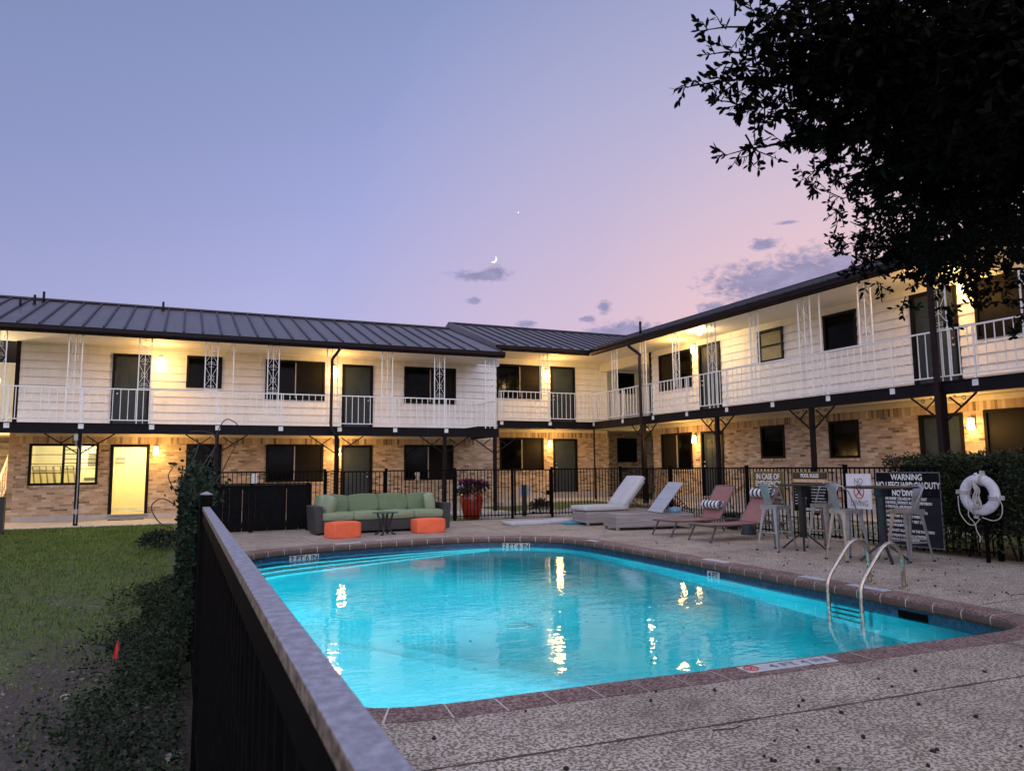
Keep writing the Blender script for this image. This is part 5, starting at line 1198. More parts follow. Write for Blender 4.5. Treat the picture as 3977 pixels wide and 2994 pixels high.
t, l = sign(8.94,7.80,0.10,1.25,'sign_black','large black warning sign reading NO LIFEGUARD ON DUTY',edge='grey_letters')
m = MB(l); m.box(SX-0.003,SX-0.0005,7.803,8.937,0.103,0.865); m.build('lower_panel', M['sign_grey'], t)
write(t,l,'WARNING',8.37,1.135,0.135,sx=0.86,bold=0.003); write(t,l,'NO LIFEGUARD ON DUTY',8.37,1.005,0.140,sx=0.69,bold=0.003); write(t,l,'NO DIVING',8.39,0.885,0.120,sx=0.82,bold=0.005)
m = MB(l); m.lathe([(0,0),(0.045,0)],(0,0,0),20); m.v = [(SX-0.006-l[0], 7.98+x-l[1], 0.930+y-l[2]) for x,y,z in m.v]; m.build('symbol_disc', M['letters'], t)
m = MB(l)
for s0 in (-1,1): m.bar((SX-0.009,7.98-0.03,0.93-0.03*s0),(SX-0.009,7.98+0.03,0.93+0.03*s0),0.003,0.009)
m.build('symbol_cross', M['sign_grey'], t)
z = 0.815
for tx in ['PERSONS UNDER THE AGE OF 14 MUST NOT','BE IN THE POOL WITHOUT ADULT SUPERVISION','PETS IN THE POOL ARE PROHIBITED',None,'DO NOT SWIM IF YOU HAVE BEEN ILL WITH','DIARRHEA WITHIN THE PAST 2 WEEKS',None,'CHANGING DIAPERS WITHIN 6 FEET OF','THE POOL IS PROHIBITED',None,'GLASS ITEMS NOT ALLOWED IN THE POOL YARD',None,'EXTENDED BREATH HOLDING ACTIVITIES','ARE DANGEROUS AND PROHIBITED']:
    if tx is None: z -= 0.016; continue
    write(t,l,tx,8.90,z,0.058,align='LEFT',sx=0.74,bold=0.0022); z -= 0.0655
# ------------------------------------------------------------------ life ring on the hedge
M['ring'] = mat('scuffed white foam', (0.55,0.56,0.60), 0.7, noise=0.16, nscale=7, bump=0.3, bscale=30); M['rope'] = mat('grey rope', (0.42,0.39,0.37), 0.9, noise=0.2, nscale=60)
RO = (10.34,6.97,0.95); rg = thing('life_ring', RO, 'white life ring with tangled rope hung on a post in front of the hedge', 'life ring')
m = MB(RO); n1, n2 = 48, 16; v = []; f = []
for i in range(n1):
    a = 2*PI*i/n1
    for k in range(n2):
        b = 2*PI*k/n2; r = 0.218+0.072*math.cos(b); v.append((RO[0]+0.055*math.sin(b), RO[1]+r*math.cos(a), RO[2]+r*math.sin(a)))
f = [(i*n2+k, ((i+1)%n1)*n2+k, ((i+1)%n1)*n2+(k+1)%n2, i*n2+(k+1)%n2) for i in range(n1) for k in range(n2)]
m.add(v, f); m.build('ring', M['ring'], rg, smooth=True)
for a in (1.75,0.10,3.25,-1.35):
    m = MB(RO); c0 = Vector((RO[0], RO[1]+0.218*math.cos(a), RO[2]+0.218*math.sin(a))); tg = Vector((0,-math.sin(a),math.cos(a)))
    rad = Vector((0,math.cos(a),math.sin(a))); pts = [c0+rad*0.082*math.cos(b)+Vector((0.064*math.sin(b),0,0)) for b in [2*PI*q/16 for q in range(16)]]
    m.tube(pts, 0.010, 6, closed=True); m.tube([p+tg*0.03 for p in pts], 0.009, 6, closed=True); m.obox(c0+rad*0.10, rad, tg, (1,0,0), 0.022, 0.028, 0.018); m.build('rope_band', M['rope'], rg)
m = MB(RO); rr = random.Random(4)
def rope(pts, r=0.007):
    P = [Vector(p) for p in pts]; out = []
    for i in range(len(P)-1):
        p0,p1,p2,p3 = P[max(i-1,0)],P[i],P[i+1],P[min(i+2,len(P)-1)]
        for k in range(6):
            q = k/6; out.append(0.5*((2*p1)+(p2-p0)*q+(2*p0-5*p1+4*p2-p3)*q*q+(3*p1-p0-3*p2+p3)*q**3))
    out.append(P[-1]); m.tube(out, r, 6)
xf = RO[0]-0.075
for k in range(9):
    y0 = RO[1]+rr.uniform(-0.08,0.08); rope([(xf,RO[1]+0.05,RO[2]+0.20),(xf-0.02,y0,RO[2]+0.08),(xf-0.02*rr.random(),y0+rr.uniform(-.04,.06),RO[2]-0.03),(xf-0.02,y0+rr.uniform(-.05,.05),RO[2]-0.14),(xf,RO[1]+0.02+rr.uniform(-.03,.05),RO[2]-0.20)])
rope([(xf,RO[1]+0.27,RO[2]-0.02),(xf,RO[1]+0.26,RO[2]-0.25),(xf,RO[1]+0.16,RO[2]-0.40),(xf,RO[1]+0.06,RO[2]-0.42),(xf,RO[1]-0.03,RO[2]-0.33)])
rope([(xf,RO[1]-0.28,RO[2]+0.0),(xf,RO[1]-0.35,RO[2]-0.12),(xf,RO[1]-0.33,RO[2]-0.28),(xf,RO[1]-0.22,RO[2]-0.345),(xf,RO[1]-0.06,RO[2]-0.31)])
rope([(xf,RO[1]+0.12,RO[2]-0.18),(xf,RO[1]+0.13,RO[2]-0.30),(xf,RO[1]+0.05,RO[2]-0.40),(xf,RO[1]+0.03,RO[2]-0.50),(xf,RO[1]-0.01,RO[2]-0.58),(xf,RO[1]-0.0,RO[2]-0.66)])
m.build('rope', M['rope'], rg, smooth=True)
RP = (10.44,6.98,0.0); rp = thing('ring_post', RP, 'dark post that carries the life ring before the hedge', 'post')
m = MB(RP); m.bar((10.44,6.98,0),(10.44,6.98,1.26),0.04); m.bar((10.44,6.98,1.18),(10.31,6.98,1.20),0.03); m.build('post', M['black_iron'], rp); m = MB(RP); m.bar((10.37,6.98,1.15),(10.30,6.985,1.25),0.035); m.build('hook', M['ring'], rp)
# ------------------------------------------------------------------ small yard things
m = MB((9.0,19.5,0)); BO = (9.05,19.5,0); bo = thing('bollard', BO, 'slim dark bollard in front of a small pale blue plate behind the gate', 'bollard')
m = MB(BO); m.bar((9.05,19.5,-0.03),(9.05,19.5,0.86),0.105); m.bar((9.05,19.5,0.86),(9.05,19.5,0.885),0.12); m.build('shaft', M['dark_metal'], bo)
M['paleblue'] = mat('pale blue plate', (0.30,0.38,0.55), 0.5, noise=0.05)
m = MB(BO); m.box(8.92,9.24,19.56,19.575,0.58,0.86); m.build('plate', M['paleblue'], bo)
BO = (-3.72,20.1,0); bo = thing('bollard', BO, 'thick dark post at the left edge of the lawn', 'bollard'); m = MB(BO); m.bar((-3.72,20.1,-0.05),(-3.72,20.1,0.80),0.22); m.bar((-3.72,20.1,0.80),(-3.72,20.1,0.83),0.25); m.build('shaft', M['dark_metal'], bo, bevel=0.008)
m = MB((1.9,18.6,0)); BO = (1.62,18.95,0); t = thing('meter_box', BO, 'small white box on a stake behind the board fence', 'box'); m = MB(BO); m.box(1.56,1.68,18.90,18.98,1.04,1.29); m.build('casing', M['white_iron'], t, bevel=0.008); m = MB(BO); m.bar((1.62,18.97,-0.05),(1.62,18.97,1.04),0.035); m.build('stake', M['mullion'], t)
# marker flags in the grass
M['flag'] = mat('red marker flag', (0.55,0.03,0.04), 0.6, noise=0.1)
for (x, y, h, lab) in ((-0.42,6.95,0.26,'red marker flag in the bare soil near the camera'),(-0.25,16.9,0.32,'small red marker flag by the vines farther back on the lawn')):
    z = gz(x,y); t = thing('marker_flag', (x,y,z), lab, 'flag'); m = MB(); m.bar((0,0,0),(0.01,0,h),0.003); m.build('wire', M['dark_metal'], t)
    m = MB(); m.add([(0.01,0,h),(-0.012,0.02,h-0.06),(-0.03,-0.01,h-0.16),(0.0,0.0,h-0.17),(0.015,0.01,h-0.09)], [(0,1,4),(1,2,3,4)]); m.build('cloth', M['flag'], t)
# kitchen contents seen through the lit window
M['int_white'] = mat('white enamel', (0.80,0.76,0.58), 0.4, noise=0.03); M['int_grey'] = mat('grey appliance', (0.16,0.14,0.09), 0.4, noise=0.1); M['green_b'] = mat('green plastic', (0.02,0.20,0.10), 0.4, noise=0.1); M['chair_w'] = mat('beige folding chair', (0.34,0.29,0.17), 0.5, noise=0.1)
kt = thing('kitchen_table', (-3.35,25.35,0.12), 'white table standing behind the lit kitchen window', 'table'); m = MB(); m.box(-0.75,1.0,-0.32,0.32,0.86,0.90); m.build('tabletop', M['int_white'], kt)
for x in (-0.7,0.95):
    for y in (-0.27,0.27): m = MB(); m.bar((x,y,0),(x,y,0.859),0.04); m.build('leg', M['int_white'], kt)
def fold_chair():
    t = thing('folding_chair', (0,0,0), 'pale folding chair leaning behind the kitchen table', 'chair', 'folding chairs leaning in a row in the lit kitchen')
    m = MB()
    for x in (-0.16,0.16): m.bar((x,0,0),(x,0.22,1.42),0.03)
    m.bar((-0.16,0.22,1.42),(0.16,0.22,1.42),0.03); m.build('frame', M['chair_w'], t)
    m = MB(); m.box(-0.145,0.145,0.06,0.09,0.55,0.86); m.build('seat', M['chair_w'], t); m = MB(); m.box(-0.145,0.145,0.205,0.225,1.20,1.32); m.build('backrest', M['chair_w'], t); return t
fc = fold_chair()
for i in range(6): o = fc if i == 0 else copy_tree(fc); o.location = (-3.74+i*0.17+(0.03 if i > 2 else 0),25.85,0.12); o.rotation_euler = (0.0,0,1.15)
m = MB(); m.lathe([(0,0),(0.035,0),(0.035,0.20),(0.02,0.23),(0.0,0.235)],(0,0,0),14); o = m.build('green_bottle', M['green_b'], smooth=True); o.location = (-3.18,25.3,1.021); tag(o, 'small green bottle on the table behind the lit window', 'bottle')
fg = thing('wall_oven', (-2.42,27.2,0.12), 'white wall oven and cabinet seen through the lit kitchen window', 'oven')
m = MB(); m.box(-0.46,0.46,-0.30,0.38,0,2.2); m.build('cabinet', M['int_white'], fg); m = MB(); m.box(-0.28,0.38,-0.325,-0.30,1.42,1.80); m.build('oven_door', M['int_grey'], fg); m = MB(); m.box(-0.36,0.36,-0.322,-0.30,0.98,1.06); m.build('drawer_front', M['int_grey'], fg)
op = thing('wall_plate', (-1.72,26.27,1.60), 'small grey plate with letters on the wall inside the bright doorway', 'sign')
m = MB(); m.box(-0.15,0.10,-0.01,0.0,0.0,0.20); m.build('board', M['grey_letters'], op); text_mesh('lettering', 'OPEN', 0.09, M['letters'], op, Matrix.Translation((-0.03,-0.013,0.065)) @ Matrix(((1,0,0),(0,0,-1),(0,1,0))).to_4x4(), bold=0.002)
dm = MB((-1.4,24.1,0.012)); dm.box(-1.85,-0.95,23.85,24.40,0.002,0.020); o = dm.build('door_mat', M['pot_dark']); o.location = (-1.4,24.1,0.012); tag(o, 'flat dark mat on the walk before the bright doorway', 'mat')
# grey figure on a window ledge
wo = thing('window_ornament', (7.35,24.43,0.98), 'small grey ornament on the ledge of the downstairs window right of the door', 'ornament'); m = MB(); m.lathe([(0,0),(0.07,0),(0.08,0.03),(0.05,0.08),(0.075,0.15),(0.10,0.24),(0.07,0.27),(0,0.27)],(0,0,0),14); m.build('body', M['grey_fab'], wo, smooth=True)
# ------------------------------------------------------------------ seed pods
M['pod'] = mat('dark seed pod', (0.016,0.010,0.010), 0.8, noise=0.3, nscale=200, bump=0.8, bscale=300)
PODS = [(2.566, 4.103), (2.748, 4.006), (2.612, 3.866), (3.089, 3.867), (4.086, 4.06), (4.087, 4.037), (3.426, 3.479), (3.327, 3.413), (3.455, 3.223), (4.141, 3.45), (4.21, 3.607), (4.585, 3.629), (4.988, 3.428), (4.983, 3.411), (3.975, 3.139), (4.063, 2.857), (3.025, 3.122), (2.808, 3.059), (2.895, 2.918), (2.618, 2.925), (2.61, 2.866), (2.627, 2.861), (2.796, 2.766), (3.248, 2.898), (2.817, 2.657), (3.219, 2.513), (3.397, 2.63), (3.401, 2.618), (3.433, 2.626), (3.845, 2.481), (1.861, 4.022), (1.247, 3.829), (1.683, 3.196)]
rnd = random.Random(11)
for _ in range(62): PODS.append((rnd.uniform(7.6,10.35), rnd.uniform(4.3,8.2)))
for _ in range(14): PODS.append((rnd.uniform(7.5,9.0), rnd.uniform(8.2,12.0)))
bm = bmesh.new(); bmesh.ops.create_icosphere(bm, subdivisions=2, radius=0.0085)
for v in bm.verts: v.co *= rnd.uniform(0.82,1.16)
pm = bpy.data.meshes.new('seed_pod'); bm.to_mesh(pm); bm.free(); pm.materials.append(M['pod'])
for (x, y) in PODS:
    o = bpy.data.objects.new('seed_pod', pm); COL.objects.link(o); k = rnd.uniform(0.75,1.25); o.location = (x,y,0.0080*k); o.scale = (k*rnd.uniform(.9,1.4),k,k); o.rotation_euler = (0,0,rnd.uniform(0,6)); tag(o, 'tiny dark round seed pod lying on the speckled deck', 'seed pod', 'dark seed pods scattered on the deck')
M['twig'] = mat('twig', (0.03,0.02,0.014), 0.9, noise=0.2)
for pts, lab in ((((2.62,3.31),(2.68,3.30),(2.73,3.285),(2.78,3.29),(2.82,3.31)),'thin dark twig by the crack in the front of the deck'),(((8.0,5.15),(8.1,5.18),(8.25,5.17),(8.35,5.2)),'thin dark twig on the deck to the right of the ladder')):
    c0 = pts[len(pts)//2]; m = MB((c0[0],c0[1],0.006)); m.tube([(x,y,0.006+0.002*(i%2)) for i,(x,y) in enumerate(pts)], [0.003]*(len(pts)-1)+[0.001], 5); o = m.build('twig', M['twig']); o.location = (c0[0],c0[1],0.006); tag(o, lab, 'twig')
# ------------------------------------------------------------------ grass, litter, gravel
M['grass'] = leaf_mat('lawn grass blades', (0.035,0.062,0.008), (0.155,0.215,0.030), 0.7, scale=1.2)
m = MB(); rnd = random.Random(3); n = 0
def bare(x, y): return (y*0.16-0.9+0.7*math.sin(x*2.1+y*0.7)*math.sin(y*1.3-x)+0.25*math.sin(x*7+y*5)) < 0.12
while n < 52000:
    y = 4+17.7*math.sqrt(rnd.random()); x = -rnd.uniform(0.0, 0.27*y+0.6)
    if bare(x, y) and rnd.random() < 0.93: n += 1; continue
    if x > -0.15: continue
    z = gz(x,y)-0.004; h = rnd.uniform(0.018,0.05)*(1.2 if y > 8 else 1.0); a = rnd.uniform(0,6.28); w = 0.0035+0.0002*y; dx, dy = math.cos(a), math.sin(a); l = rnd.uniform(0.1,0.9)*h
    b = len(m.v); m.v += [(x-dy*w,y+dx*w,z),(x+dy*w,y-dx*w,z),(x+dx*l,y+dy*l,z+h)]; m.f.append([b,b+1,b+2]); m.m.append(0); m.sm.append(False); n += 1
tag(m.build('grass', M['grass']), 'short patchy lawn grass', 'grass', kind='stuff')
m = MB()
for _ in range(9000):
    x = rnd.uniform(-0.2,9.8); y = rnd.uniform(18.75,21.7)
    if 6.2 < x < 11 and y > 19.2 and rnd.random() < 0.8: continue
    z = gz(x,y)-0.003; h = rnd.uniform(0.02,0.05); a = rnd.uniform(0,6.28); w = 0.008; dx, dy = math.cos(a), math.sin(a); b = len(m.v); m.v += [(x-dy*w,y+dx*w,z),(x+dy*w,y-dx*w,z),(x+dx*h*.5,y+dy*h*.5,z+h)]; m.f.append([b,b+1,b+2]); m.m.append(0); m.sm.append(False)
tag(m.build('grass', M['grass']), 'strip of grass behind the sofa fence', 'grass', kind='stuff')
M['litter'] = leaf_mat('dead leaf litter', (0.03,0.022,0.018), (0.27,0.23,0.21), 0.85)
m = MB()
for _ in range(9000):
    y = rnd.uniform(3.2,11); x = -rnd.uniform(0.0, 0.28*y+0.4)
    if not bare(x,y) and rnd.random() < 0.8: continue
    L_ = rnd.choice((0.012,0.016,0.022,0.034)); leaf(m, (x,y,gz(x,y)+0.006), (rnd.gauss(0,1),rnd.gauss(0,1),rnd.gauss(0,.16)), L_*rnd.uniform(.7,1.5), w=0.5, rnd=rnd)
tag(m.build('leaf_litter', M['litter']), 'dead leaves and bark bits scattered on the bare soil', 'leaf litter', kind='stuff')
M['pebble'] = leaf_mat('pale gravel', (0.16,0.14,0.12), (0.50,0.46,0.42), 0.85)
m = MB()
for _ in range(9000):
    x = rnd.uniform(6.9,11.6); y = rnd.uniform(19.0,21.7)
    if (x-9.3)**2/6.5+(y-20.4)**2/1.9 > 1+0.3*math.sin(x*5): continue
    r = rnd.uniform(0.012,0.03); z = gz(x,y)+r*0.3; b = len(m.v); a = rnd.uniform(0,6)
    for k in range(4): m.v.append((x+r*math.cos(a+k*PI/2), y+r*math.sin(a+k*PI/2), z-r*0.5))
    m.v.append((x+r*.2,y,z+r*0.6)); m.f += [[b,b+1,b+4],[b+1,b+2,b+4],[b+2,b+3,b+4],[b+3,b,b+4]]; m.m += [0]*4; m.sm += [False]*4
for _ in range(7000):
    y = rnd.uniform(9,18.5); x = rnd.uniform(11.3,13.4); r = rnd.uniform(0.012,0.03); z = gz(x,y)+r*0.3; b = len(m.v); a = rnd.uniform(0,6)
    for k in range(4): m.v.append((x+r*math.cos(a+k*PI/2), y+r*math.sin(a+k*PI/2), z-r*0.5))
    m.v.append((x+r*.2,y,z+r*0.6)); m.f += [[b,b+1,b+4],[b+1,b+2,b+4],[b+2,b+3,b+4],[b+3,b,b+4]]; m.m += [0]*4; m.sm += [False]*4
tag(m.build('gravel', M['pebble']), 'pale gravel bed beyond the pool fence', 'gravel', kind='stuff')
M['stone'] = mat('pale field stone', (0.30,0.27,0.24), 0.9, noise=0.25, nscale=20, bump=0.8, bscale=25, dist=0.01)
for (x, y, r, lab) in ((0.02,4.85,0.055,'pale stone against the foot of the near fence post'),(-0.04,4.35,0.075,'rough pale stone lowest by the near fence'),(-0.70,6.3,0.04,'pale flat stone lying in the leaf litter')):
    bm = bmesh.new(); bmesh.ops.create_icosphere(bm, subdivisions=3, radius=r)
    for v in bm.verts: n3 = math.sin(v.co.x*60+r*90)*math.cos(v.co.y*50+r*77)*math.sin(v.co.z*55); v.co *= 1+0.16*n3; v.co.z *= 0.6
    me = bpy.data.meshes.new('stone'); bm.to_mesh(me); bm.free(); me.materials.append(M['stone']); o = bpy.data.objects.new('stone', me); COL.objects.link(o); o.location = (x,y,gz(x,y)+r*0.35); tag(o, lab, 'stone')
# ------------------------------------------------------------------ ivy on and beside the near fence
M['ivy'] = leaf_mat('glossy vine leaves', (0.002,0.004,0.002), (0.045,0.066,0.038), 0.6, scale=9, spec=0.06)
IV = (0.05,7.0,-0.15); iv = thing('climbing_vine', IV, 'tangled dark green vine covering the fence left of the near post', 'vine')
m = MB(IV); rnd = random.Random(21)
def ivh(y): return 1.02+0.27*math.exp(-((y-6.6)/0.6)**2)+0.12*math.sin(y*2.3)
def ivx(y): return 0.03-0.02*math.sin(y*1.3)
for _ in range(15000):
    y = 5.9+10.5*rnd.random()**1.6; h = ivh(y); z = -0.2+(h+0.2)*rnd.random()**0.8
    t = (z+0.2)/(h+0.2); xl = ivx(y)-0.62*max(0,0.33-t)*(1.0 if y < 8 else 0.5)
    x = xl+abs(rnd.gauss(0,0.04)) if rnd.random() < 0.75 else rnd.uniform(xl, 0.24)
    if y < 6.2: x = min(x, 0.24)
    leaf(m, (x,y,z), (rnd.gauss(-0.35,.5),rnd.gauss(-0.5,.6),rnd.gauss(-0.1,.45)), rnd.uniform(0.030,0.056), w=0.5, rnd=rnd, fold=0.25)
for _ in range(1000):
    a = rnd.gauss(0,1); y = 6.7+rnd.gauss(0,0.28); z = 1.12+abs(rnd.gauss(0,0.15)); x = 0.13+rnd.gauss(0,0.07)
    leaf(m, (x,y,z), (rnd.gauss(0,.6),rnd.gauss(-.3,.6),rnd.gauss(0,.5)), rnd.uniform(0.03,0.06), w=0.5, rnd=rnd, fold=0.25)
m.build('leaves', M['ivy'], iv)
for (pts) in (((0.15,6.7,1.3),(0.24,6.7,1.55),(0.27,6.7,1.72),(0.33,6.7,1.82),(0.40,6.7,1.80),(0.43,6.7,1.77)),((0.10,6.7,1.3),(0.20,6.7,1.5),(0.26,6.7,1.60),(0.24,6.7,1.69),(0.15,6.7,1.72),(0.05,6.7,1.715)),((0.2,6.6,1.2),(0.30,6.6,1.36),(0.36,6.6,1.5),(0.42,6.6,1.62)),((0.0,6.4,1.1),(-0.12,6.4,1.18),(-0.2,6.4,1.12),(-0.14,6.4,1.0),(-0.04,6.4,0.95)),((0.05,6.6,1.4),(0.12,6.6,1.58),(0.10,6.6,1.66)),((-0.02,6.5,1.2),(-0.09,6.5,1.34),(-0.06,6.5,1.42)),((0.05,6.6,-0.1),(0.1,6.6,0.6),(0.05,6.65,1.2),(0.16,6.7,1.35)),((0.0,8,-0.1),(0.05,8,0.6),(0.08,8.1,1.3)),((0.0,10,-0.1),(0.05,10,0.6),(0.08,10.1,1.3))):
    P = [Vector(p) for p in pts]; q_ = []
    for i in range(len(P)-1):
        p0,p1,p2,p3 = P[max(i-1,0)],P[i],P[i+1],P[min(i+2,len(P)-1)]
        for k in range(6):
            u_ = k/6; q_.append(0.5*((2*p1)+(p2-p0)*u_+(2*p0-5*p1+4*p2-p3)*u_*u_+(3*p1-p0-3*p2+p3)*u_**3))
    q_.append(P[-1]); m = MB(IV); m.tube(q_, [0.0045]*(len(q_)-1)+[0.002], 5); m.build('stem', M['bark'], iv)
GC = (-0.35,5.8,-0.2); m = MB(GC)
for _ in range(15000):
    y = 3.3+7.5*rnd.random()**1.3; lim = -0.52+0.10*math.sin(y*3)+0.06*math.sin(y*9)+(0.05*(y-5) if y > 5 else 0.0)
    x = rnd.uniform(lim-0.05, 0.07) if rnd.random() < 0.9 else rnd.uniform(lim-0.35, lim)
    if rnd.random() < 0.22 and -0.2 < x: continue
    z = gz(x,y)+rnd.uniform(0.0,0.10)+0.14*max(0,(x+0.35))
    leaf(m, (x,y,z), (rnd.gauss(-.2,.8),rnd.gauss(-.2,.8),rnd.gauss(0.15,.35)), rnd.uniform(0.022,0.042), w=0.52, rnd=rnd, fold=0.2)
tag(m.build('ground_cover', M['ivy']), 'creeping vine leaves covering the soil beside the near fence', 'ground cover', kind='stuff'); bpy.data.objects['ground_cover'].location = GC
shrub('low_shrub', (-0.30,15.2,-0.02), 'low leafy clump spreading onto the lawn by the vines', [('ivy',1.0,'leaves')], 900, (0.38,0.9,0.16), 0.07, up=0.5)
# ------------------------------------------------------------------ plants behind the sofa fence
def agave(loc, label, n, L_, mt, cat='plant', w=0.05):
    t = thing('spiky_plant', loc, label, cat, 'plants behind the sofa fence'); m = MB(loc)
    for k in range(n):
        a = k*2.39996; e = 0.35+0.9*(k/n); d = Vector((math.cos(a)*math.cos(e),math.sin(a)*math.cos(e),math.sin(e))); s_ = Vector((-math.sin(a),math.cos(a),0)); c = Vector(loc); l = L_*random.uniform(.8,1.15)
        v = [c-s_*w*.5, c+s_*w*.5, c+d*l*.5+s_*w*.55+Vector((0,0,.02)), c+d*l*.5-s_*w*.55+Vector((0,0,.02)), c+d*l-Vector((0,0,l*0.12))]
        m.add([tuple(q) for q in v], [(0,1,2,3),(3,2,4)])
    m.build('leaves', M[mt], t); return t
M['agave'] = leaf_mat('pale grey green blades', (0.10,0.13,0.10), (0.30,0.34,0.30), 0.6); M['yucca'] = leaf_mat('yellow green blades', (0.03,0.06,0.012), (0.12,0.18,0.03), 0.5)
agave((5.25,19.6,0.30), 'pale spiky agave just above the sofa back', 34, 0.42, 'agave'); agave((5.75,20.4,0.35), 'green yellow bushy plant behind the agave', 60, 0.50, 'yucca', w=0.045)
# ------------------------------------------------------------------ hedge
M['hedge'] = leaf_mat('dark hedge leaves', (0.003,0.005,0.002), (0.034,0.048,0.015), 0.5, scale=2.0)
HG = (11.3,4.5,0.0); hg = thing('hedge', HG, 'dense dark clipped hedge behind the life ring and warning sign', 'hedge'); m = MB(HG); rnd = random.Random(5)
for _ in range(21000):
    y = 7.75-9.5*rnd.random()**1.5; s0 = rnd.random()
    if s0 < 0.66: x = 10.58+abs(rnd.gauss(0,0.07))-0.05*math.sin(y*3); z = 0.12+1.38*rnd.random()**0.75
    else: x = rnd.uniform(10.55,11.9); z = 1.46+rnd.gauss(0,0.05)+0.04*math.sin(y*4)
    leaf(m, (x,y,z), (rnd.gauss(-.5,.6),rnd.gauss(0,.7),rnd.gauss(.3,.6)), rnd.uniform(0.035,0.065), w=0.5, rnd=rnd)
for _ in range(5200):
    y = rnd.uniform(7.7,9.0); s0 = rnd.random()
    if s0 < 0.5: x = 10.92+abs(rnd.gauss(0,0.06)); z = 0.15+1.33*rnd.random()
    elif s0 < 0.75: x = rnd.uniform(10.95,12); y = 8.9+rnd.gauss(0,.05); z = 0.1+1.38*rnd.random()
    else: x = rnd.uniform(10.9,12); z = 1.46+rnd.gauss(0,0.045)
    leaf(m, (x,y,z), (rnd.gauss(-.5,.6),rnd.gauss(0.2,.7),rnd.gauss(.3,.6)), rnd.uniform(0.035,0.065), w=0.5, rnd=rnd)
m.build('leaves', M['hedge'], hg)
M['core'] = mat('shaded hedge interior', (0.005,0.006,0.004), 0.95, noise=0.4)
m = MB(HG); m.box(10.80,11.75,-1.7,7.6,0.36,1.38); m.box(11.08,11.85,7.6,8.8,0.42,1.38)  # dark boxes put in for the shade inside; only the bars are branches
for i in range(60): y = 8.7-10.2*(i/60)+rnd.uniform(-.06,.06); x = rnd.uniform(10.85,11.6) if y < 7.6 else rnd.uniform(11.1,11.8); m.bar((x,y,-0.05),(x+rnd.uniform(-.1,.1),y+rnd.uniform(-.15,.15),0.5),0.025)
m.build('shade_core_branches', M['core'], hg)
# ------------------------------------------------------------------ overhanging tree
M['oak'] = leaf_mat('dark oak leaves', (0.0008,0.001,0.0006), (0.007,0.0075,0.004), 0.75, scale=3, spec=0.05)
TRK = (12.6,3.2,-0.1); tr = thing('oak_tree', TRK, 'big dark leafy tree whose crown hangs over the upper right', 'tree')
m = MB(TRK); m.tube([TRK,(12.5,3.2,0.5),(12.3,3.15,1.8),(11.9,3.1,3.2),(11.3,3.0,4.6),(10.6,2.9,6.0)], [0.42,0.34,0.28,0.25,0.22,0.14], 14)
m.build('trunk', M['bark'], tr, smooth=True)
BL=[ (2.31,2.44,3.38,0.11),(2.34,2.37,3.44,0.14),(2.51,2.4,3.39,0.19),(2.31,2.53,3.27,0.09),(2.3,2.6,3.18,0.06),(2.4,2.5,3.19,0.14),(2.38,2.58,3.11,0.05),(2.57,2.47,3.21,0.18),(2.71,2.56,3.11,0.13),(2.57,2.59,3.04,0.06),(2.53,2.67,2.97,0.07),(2.61,2.62,2.93,0.06),(2.74,2.59,3.0,0.09),(2.71,2.36,3.38,0.26),(2.89,2.47,3.18,0.25),(3.05,2.7,3.06,0.11),(2.9,2.28,3.41,0.28),(3.04,2.13,3.36,0.31),(3.11,1.94,3.24,0.33),(3.13,1.77,3.15,0.29),(3.14,2.35,3.17,0.28),(3.28,2.2,3.1,0.31),(3.34,2.0,2.99,0.34),(3.24,1.73,2.98,0.38),(3.63,2.65,3.09,0.30),(3.71,2.42,2.98,0.33),(3.76,2.21,2.86,0.34),(3.89,3.52,3.37,0.11),(4.26,3.76,3.33,0.19),(4.06,3.36,3.3,0.18),(4.8,4.12,3.28,0.18),(4.75,3.84,3.31,0.26),(5.16,4.07,3.16,0.25),(5.2,4.36,3.13,0.18),(5.19,4.41,3.01,0.09),(5.29,4.32,2.91,0.11),(4.31,3.37,3.31,0.21),(4.78,3.52,3.19,0.29),(4.76,3.25,3.06,0.33),(4.76,2.94,2.93,0.36),(5.28,3.94,3.07,0.22),(5.39,3.83,2.97,0.20),(5.35,3.56,2.92,0.24),(5.32,3.28,2.76,0.26),(5.2,3.06,2.82,0.27),(5.44,3.84,2.77,0.08),(5.49,3.82,2.63,0.06),(5.5,3.84,2.51,0.04),(5.38,4.13,2.68,0.06),(5.4,4.02,2.89,0.06),(5.41,3.58,2.61,0.06),(5.38,3.59,2.73,0.09),(5.38,3.42,2.67,0.07),(5.3,3.21,2.56,0.10),(5.25,3.14,2.41,0.08),(5.24,3.2,2.28,0.03),(4.65,3.73,3.12,0.14),(5.04,4.35,3.2,0.11) ]
TW=[ ((2.4, 2.5, 3.19),(2.1, 2.75, 3.19)),((2.31, 2.44, 3.38),(2.12, 2.59, 3.4)),((2.6, 2.62, 2.95),(2.4, 2.82, 2.93)),((2.38, 2.59, 3.08),(2.26, 2.67, 3.13)),((2.46, 2.53, 3.07),(2.43, 2.57, 3.05)),((2.47, 2.7, 3.01),(2.56, 2.7, 2.87)),((2.52, 2.64, 3.05),(2.54, 2.57, 3.1)),((2.32, 2.5, 3.29),(2.17, 2.62, 3.31)),((3.89, 3.52, 3.37),(3.8, 3.62, 3.36)),((2.23, 2.47, 3.43),(2.21, 2.44, 3.49)),((4.97, 4.29, 3.18),(4.87, 4.35, 3.3)),((4.3, 3.73, 3.3),(4.13, 3.86, 3.41)),((2.38, 2.57, 3.12),(2.37, 2.61, 3.08)),((5.37, 4.11, 2.76),(5.37, 4.16, 2.64)),((5.32, 4.3, 2.91),(5.33, 4.3, 2.82)) ]
m = MB(TRK)
